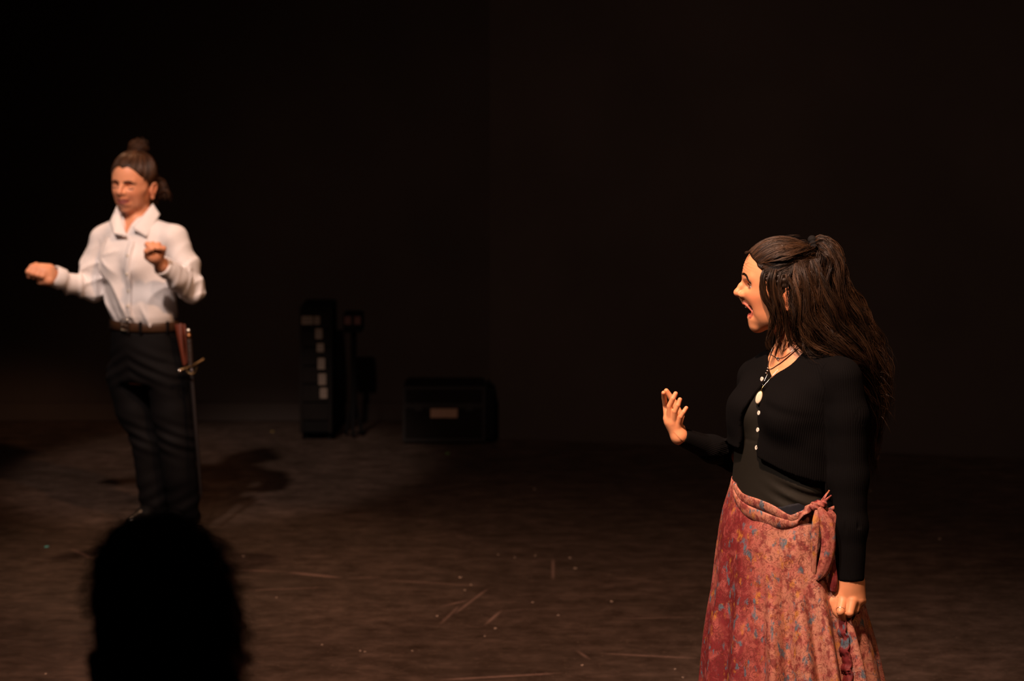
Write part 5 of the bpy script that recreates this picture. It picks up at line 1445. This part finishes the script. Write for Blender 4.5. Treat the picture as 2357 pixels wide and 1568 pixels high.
# her seat
SEATM = plain_noise(mat('dark_seat_fabric', (0.02, 0.006, 0.006), 0.9, 0.2), 60, .3)
seat = thing('theatre_seat', (nb_[0], DA, .24), 'dark upholstered theatre seat under the silhouetted spectator in front', 'seat')
cx_ = nb_[0]; zs_ = hz - .10
obj('seat_cushion', box_me('seat_cushion', (cx_ - .24, DA - .16, zs_ - .10), (cx_ + .24, DA + .32, zs_ - .002), .03), SEATM, seat)
obj('backrest', box_me('backrest', (cx_ - .24, DA - .27, zs_ - .02), (cx_ + .24, DA - .17, zs_ + .40), .03), SEATM, seat)
for q in (1, -1):
    obj('armrest', box_me('armrest', (cx_ + q * .29 - .03, DA - .24, zs_ + .10), (cx_ + q * .29 + .03, DA + .22, zs_ + .15), .012), DARK, seat)
    obj('side_frame', box_me('side_frame', (cx_ + q * .275 - .02, DA - .2, .24), (cx_ + q * .275 + .02, DA + .15, zs_ + .11), .006), DARK, seat)

# ================================================================== the stage
def floor_at(px, py): return at(px, py, CAM_H * FPX / (py - HORIZON))
FLOOR = mat('black_painted_stage', (0.03, 0.02, 0.015), 0.5, 0.35)
t = FLOOR.node_tree; v = objcoord(t)
n1 = noise(t, 1.3, 5, .6, v); n2 = noise(t, 9, 6, .7, objcoord(t, (.8, 1.1, 1))); n3 = noise(t, 60, 4, .65, objcoord(t, (.6, 1.0, 1), (0, 0, .2)))
fc = ramp(t, n2, [(.30, (.020, .0120, .0080)), (.52, (.044, .0275, .0200)), (.72, (.076, .047, .035))])
fc = mixc(t, ramp(t, n1, [(.35, (0, 0, 0)), (.65, (.55, .55, .55))]), fc, (.022, .0145, .0100))
fc = mixc(t, ramp(t, n3, [(.56, (0, 0, 0)), (.72, (.55, .55, .55))]), fc, (.085, .052, .038))
# fine scuffs in many directions
for ang, sc, off in ((.25, 2.2, 1), (-.5, 2.6, 4), (1.05, 1.8, 7), (-.1, 3.0, 9)):
    w_ = noise(t, sc, 3, .5, objcoord(t, (1, 34, 1), (0, 0, ang), (off, off, 0)), .3)
    ms = noise(t, 2.3, 2, .5, objcoord(t, loc=(off, 3, 0)))
    k_ = mth(t, 'MULTIPLY', ramp(t, w_, [(.655, (0, 0, 0)), (.69, (1, 1, 1))]), ramp(t, ms, [(.52, (0, 0, 0)), (.62, (.5, .5, .5))]))
    fc = mixc(t, k_, fc, (.105, .062, .048))
sp = noise(t, 70, 3, .6, objcoord(t, (1, 1, 1), (0, 0, .4), (6, 2, 0)))
fc = mixc(t, ramp(t, sp, [(.66, (0, 0, 0)), (.74, (.75, .75, .75))]), fc, (.15, .105, .075))
# the long scratches one can point to
def scratch(t, fc, a, b, w, amt):
    g_ = nd(t, 'ShaderNodeNewGeometry'); sx = nd(t, 'ShaderNodeSeparateXYZ'); t.links.new(g_.outputs['Position'], sx.inputs[0])
    d = b - a; L = np.linalg.norm(d[:2]); ux, uy = d[0] / L, d[1] / L
    X = mth(t, 'SUBTRACT', sx.outputs[0], float(a[0])); Y = mth(t, 'SUBTRACT', sx.outputs[1], float(a[1]))
    s_ = mth(t, 'ADD', mth(t, 'MULTIPLY', X, ux), mth(t, 'MULTIPLY', Y, uy)); n_ = mth(t, 'ABSOLUTE', mth(t, 'ADD', mth(t, 'MULTIPLY', X, -uy), mth(t, 'MULTIPLY', Y, ux)))
    m1 = mth(t, 'SUBTRACT', 1.0, mth(t, 'DIVIDE', n_, w), clamp=True)
    m2 = mth(t, 'MULTIPLY', mth(t, 'MULTIPLY', s_, 12.0, clamp=True), mth(t, 'MULTIPLY', mth(t, 'SUBTRACT', L, s_), 12.0, clamp=True))
    m3 = mth(t, 'MULTIPLY', mth(t, 'MULTIPLY', m1, m2), mth(t, 'MULTIPLY', n3, 1.7))
    return mixc(t, mth(t, 'MULTIPLY', m3, amt * 1.5, clamp=True), fc, (.15, .090, .072))
for (x0, y0, x1, y1, w_, am) in ((540, 1312, 660, 1316, .02, .5), (657, 1317, 792, 1331, .022, .9), (792, 1331, 880, 1329, .016, .5), (1007, 1399, 1091, 1378, .012, .6), (1044, 1415, 1123, 1355, .010, .6), (1114, 1441, 1156, 1404, .010, .8),
                                 (1273, 1285, 1273, 1336, .010, .6), (1325, 1496, 1360, 1520, .010, .7), (1375, 1504, 1613, 1516, .012, .6), (1007, 1566, 1300, 1549, .016, .7), (160, 1262, 222, 1290, .014, .7),
                                 (560, 1360, 760, 1352, .014, .4), (1010, 1440, 1060, 1392, .010, .5), (1150, 1408, 1220, 1402, .010, .5), (880, 1335, 1120, 1350, .010, .5), (1400, 1425, 1620, 1420, .010, .35)):
    fc = scratch(t, fc, floor_at(x0, y0), floor_at(x1, y1), w_, am)
t.links.new(fc, bsdf(FLOOR).inputs['Base Color'])
t.links.new(ramp(t, n2, [(.3, (.38, .38, .38)), (.7, (.6, .6, .6))]), bsdf(FLOOR).inputs['Roughness'])
bump(FLOOR, n3, .12, .002)
tag(obj('floor', box_me('floor', (-8, 4.6, -.2), (8, 13.6, 0)), FLOOR), 'black painted stage floor scuffed with pale scratches and specks', kind='structure')
BLACKW = plain_noise(mat('black_wall_paint', (0.042, 0.032, 0.028), 0.9, 0.1), 1.2, .35, 30, .1)
tag(obj('wall_back', box_me('wall_back', (-8, 13.4, 0), (8, 13.6, 7)), BLACKW), 'matt black back wall of the stage', kind='structure')
a_, b_ = floor_at(1128, 1009), floor_at(2700, 1068)
me = bpy.data.meshes.new('wall_right'); dn = unit(A(b_[1] - a_[1], -(b_[0] - a_[0]), 0)) * -.06
vs = [a_, b_, b_ + dn, a_ + dn]; me.from_pydata([tuple(A(p[0], p[1], z)) for z in (0, 6.5) for p in vs], [], [(0, 1, 5, 4), (1, 2, 6, 5), (2, 3, 7, 6), (3, 0, 4, 7), (4, 5, 6, 7), (3, 2, 1, 0)]); me.update()
tag(obj('wall_right', me, BLACKW), 'black masking wall standing at an angle on the right of the stage', kind='structure')
tag(obj('trim_1', box_me('trim_1', (-8, 13.36, 0), (a_[0] - .02, 13.40, .10), .004), BLACKW), 'low black skirting along the back wall', kind='structure')
RISER = plain_noise(mat('dark_riser_carpet', (0.008, 0.007, 0.007), 0.95, 0.1), 80, .4)
tag(obj('floor_auditorium', box_me('floor_auditorium', (-5, 2.2, -.2), (5, 4.1, .24)), RISER), 'dark carpeted riser under the audience seat', kind='structure')

# ---------------------------------------------------------------- equipment at the back
DC = 12.62
def UC(px, py, d=0.0): return at(px, py, DC + d)
CASEM = plain_noise(mat('black_case_laminate', (0.0065, 0.0048, 0.0040), 0.85, 0.1), 14, .35, 120, .1)
EDGE = mat('case_edge_metal', (0.014, 0.011, 0.010), 0.6, 0.3, .3)
TAPE = plain_noise(mat('pale_tape', (0.26, 0.15, 0.10), 0.7, 0.3), 60, .2)
c0 = UC(928, 1008); c1 = UC(1116, 890)
case = thing('equipment_case', (float((c0[0] + c1[0]) / 2), DC, 0), 'low black equipment case with a pale tape label on the back of the stage', 'case')
W0, W1, Hc = float(c0[0]), float(c1[0]), float(c1[2])
obj('case_body', box_me('case_body', (W0, DC, .012), (W1, DC + .34, Hc * .64), .008), CASEM, case)
obj('case_lid', box_me('case_lid', (W0, DC, Hc * .655), (W1, DC + .34, Hc), .010), CASEM, case)
for z_ in (.012, Hc * .62, Hc * .655, Hc - .016): obj('edge_strip', box_me('edge_strip', (W0 - .003, DC - .004, z_), (W1 + .003, DC + .004, z_ + .016), .002), EDGE, case)
for x_ in (W0 - .003, W1 - .013): obj('edge_strip', box_me('edge_strip', (x_, DC - .005, .012), (x_ + .016, DC + .003, Hc), .002), EDGE, case)
for x_ in (W0 + .06, W1 - .10): obj('latch', box_me('latch', (x_, DC - .008, Hc * .57), (x_ + .04, DC - .001, Hc * .72), .003), EDGE, case)
for x_ in (W0 + .02, W1 - .06):
    for y_ in (DC + .03, DC + .28): obj('foot', box_me('foot', (x_, y_, 0), (x_ + .04, y_ + .04, .014), .002), DARK, case)
l0, l1 = UC(991, 962, -.006), UC(1053, 941, -.006)
lab = obj('tape_label', box_me('tape_label', (float(l0[0]), DC - .0085, float(l0[2])), (float(l1[0]), DC - .0045, float(l1[2])), .001), TAPE, case)
lab['label'] = 'strip of pale tape stuck across the front'
# dark slab added in place of the shadow at its right side
obj('side_shade', box_me('side_shade', (W1 + .004, DC + .01, .012), (W1 + .05, DC + .33, Hc * .98), .012), DARK, case)

# tall rack with a column of pale tags
r0, r1 = UC(690, 1014, .1), UC(764, 706, .1)
DK = DC + .1
rack = thing('equipment_rack', (float((r0[0] + r1[0]) / 2), DK, 0), 'tall dark equipment rack with a column of small pale tags', 'rack')
X0, X1, Zt = float(r0[0]), float(r1[0]), float(r1[2])
obj('cabinet', box_me('cabinet', (X0, DK + .012, .04), (X1, DK + .36, Zt), .006), DARK, rack)
for x_ in (X0, X1 - .018): obj('rail', box_me('rail', (x_, DK, .04), (x_ + .018, DK + .014, Zt), .003), CASEM, rack)
for k_ in range(6):
    z_ = Zt - .02 - (k_ + 1) * (Zt - .10) / 6.3
    obj('unit_panel', box_me('unit_panel', (X0 + .019, DK + .002, z_), (X1 - .019, DK + .0125, z_ + (Zt - .10) / 6.3 - .008), .002), CASEM, rack)
for x_ in (X0 + .01, X1 - .03):
    for y_ in (DK + .05, DK + .30): obj('foot', box_me('foot', (x_, y_, 0), (x_ + .03, y_ + .03, .042), .003), DARK, rack)
TAG = plain_noise(mat('pale_tag', (0.17, 0.125, 0.095), 0.6, 0.4), 90, .25)
TAGD = mat('tag_gap', (0.05, 0.035, 0.03), 0.7, 0.3)
for (x_, y_, w_, h_) in ((707, 738, 26, 19), (729.5, 738, 13, 19), (733.5, 769, 16, 23), (737, 801, 16, 19), (739.5, 838, 16, 25), (741.5, 874, 17, 25), (744.5, 906, 16, 23)):
    p0, p1 = UC(x_ - w_ / 2, y_ + h_ / 2, .09), UC(x_ + w_ / 2, y_ - h_ / 2, .09)
    tg = obj('tag', box_me('tag', (float(p0[0]), DK - .004, float(p0[2])), (float(p1[0]), DK + .0015, float(p1[2])), .0015), TAGD if h_ < 0 else TAG, rack)
    hh = float(p1[2] - p0[2])
    for q in (.30, .66): obj('slot', box_me('slot', (float(p0[0]) + .003, DK - .0052, float(p0[2]) + hh * q), (float(p1[0]) - .003, DK - .0036, float(p0[2]) + hh * (q + .10)), .0004), TAGD, tg)
r2 = UC(790, 1010, .15); r3 = UC(834, 722, .15)
post = thing('speaker_stand', (float((r2[0] + r3[0]) / 2), DC + .15, 0), 'dark stand with two dim reddish marks beside the tagged rack', 'stand')
xm = float((r2[0] + r3[0]) / 2); zt = float(r3[2])
obj('head_plate', box_me('head_plate', (float(r2[0]), DC + .15, zt - .10), (float(r3[0]), DC + .30, zt), .006), DARK, post)
tube_obj('pole', [A(xm, DC + .22, .10), A(xm, DC + .22, .4), A(xm, DC + .22, zt - .09)], .016, DARK, post, 8, 10)
for k_ in range(3):
    a = k_ * 2.094 + .5; tube_obj('leg', [A(xm, DC + .22, .20), A(xm + .03 * math.cos(a), DC + .22 + .03 * math.sin(a), .10), A(xm + .05 * math.cos(a), DC + .22 + .05 * math.sin(a), .011)], .010, DARK, post, 8, 8)
REDM = mat('dim_red_mark', (0.085, 0.035, 0.032), 0.6, 0.3)
for x_ in (800, 822):
    p0, p1 = UC(x_ - 7, 748, .14), UC(x_ + 8, 729, .14); obj('mark', box_me('mark', (float(p0[0]), DC + .146, float(p0[2])), (float(p1[0]), DC + .151, float(p1[2])), .001), REDM, post)

# tape on the walls and floor
def tape(name, px, py, w, h, D, m, label, cat='tape', group=None):
    p = at(px, py, D); s_ = D / FPX
    return tag(obj(name, box_me(name, (p[0] - w * s_ / 2, D - .003, p[2] - h * s_ / 2), (p[0] + w * s_ / 2, D, p[2] + h * s_ / 2), .0006), m), label, cat, group)
TAPEDIM = mat('dim_tape', (0.10, 0.075, 0.06), 0.7, 0.3)
tape('wall_tape', 131, 941, 32, 9, 13.398, TAPEDIM, 'dull strip of tape low on the back wall at far left')
tape('wall_tape', 160, 941, 13, 12, 13.398, TAPE, 'short paler tape end beside the dull strip on the back wall')
GLOWY = mat('yellow_tape', (0.32, 0.22, 0.06), 0.6, 0.3); GLOWG = mat('green_tape', (0.12, 0.30, 0.05), 0.6, 0.3); TEAL = mat('teal_tape', (0.10, 0.55, 0.58), 0.5, 0.4); FLECK = mat('paper_fleck', (0.26, 0.19, 0.15), 0.8, 0.2)
tape('wall_tape', 613, 965, 8, 10, 13.398, GLOWY, 'left of two tiny yellowish tape dots low on the wall')
tape('wall_tape', 628, 965, 11, 11, 13.398, GLOWY, 'right of two tiny yellowish tape dots low on the wall')
def dot(name, px, py, r, m, label, cat, group=None, seed=0, n=9):
    c = floor_at(px, py); g = np.random.default_rng(int(px * 7 + py)); rr = r * .8 * c[1] / FPX
    V = [(0, 0, .0012)] ; rad_ = rr * g.uniform(.75, 1.2, n)
    for z_ in (.001, 0.0):
        for k_ in range(n): V.append((rad_[k_] * math.cos(6.283 * k_ / n), rad_[k_] * 1.5 * math.sin(6.283 * k_ / n), z_))
    fs = [(0, 1 + k_, 1 + (k_ + 1) % n) for k_ in range(n)] + [(1 + k_, 1 + n + k_, 1 + n + (k_ + 1) % n, 1 + (k_ + 1) % n) for k_ in range(n)] + [tuple(range(2 * n, n, -1))]
    me = bpy.data.meshes.new(name); me.from_pydata(V, [], fs); me.update()
    o = obj(name, me, m); o.location = (c[0], c[1], .0003); return tag(o, label, cat, group)
dot('tape_dot', 1030, 1044, 5, GLOWG, 'tiny green tape dot on the floor in front of the equipment case', 'tape')
dot('tape_dot', 107, 1259, 6, TEAL, 'bright teal tape dot on the stage floor at far left', 'tape')
dot('tape_dot', 627, 994, 5, GLOWY, 'tiny yellow tape dot at the foot of the back wall', 'tape')
for (x_, y_, r_) in ((1230, 1126, 3.6), (1147, 1277, 3), (1185, 1284, 3), (1232, 1280, 3), (1312, 1285, 4), (1324, 1309, 5.2), (1059, 1330, 5.2), (1084, 1347, 4), (1070, 1359, 3.4), (1006, 1419, 4), (1140, 1447, 4.4), (1116, 1465, 3),
                     (1226, 1387, 3.4), (1408, 1385, 5), (1285, 1417, 4), (741, 1485, 3), (829, 1499, 3.6), (840, 1501, 3), (949, 1499, 3), (1340, 1532, 3.8), (636, 1376, 3), (2163, 1241, 5.2), (560, 1281, 4), (1554, 1541, 3.4), (105, 1552, 4), (2003, 1130, 3), (1572, 1560, 3)):
    lb = {(1324, 1309): 'brightest pale paper fleck on the stage floor, right of centre', (1059, 1330): 'larger pale paper fleck near the middle of the stage floor', (2163, 1241): 'lone pale paper fleck on the floor right of the skirted woman',
          (560, 1281): 'pale paper fleck on the floor just right of the silhouetted head', (105, 1552): 'pale paper fleck in the bottom left corner of the floor', (2003, 1130): 'tiny paper fleck on the floor right beside the long black sleeve',
          (1408, 1385): 'pale paper fleck on the floor left of the red skirt', (1230, 1126): 'farthest pale paper fleck on the floor, right of the equipment case'}.get((x_, y_), 'tiny pale fleck of paper lying on the dark stage floor')
    dot('paper_fleck', x_, y_, r_, FLECK, lb, 'fleck', 'pale flecks scattered on the stage floor')

for o in bpy.data.objects:
    if o.type == 'MESH' and o.data.get('strands'): o['kind'] = 'stuff'
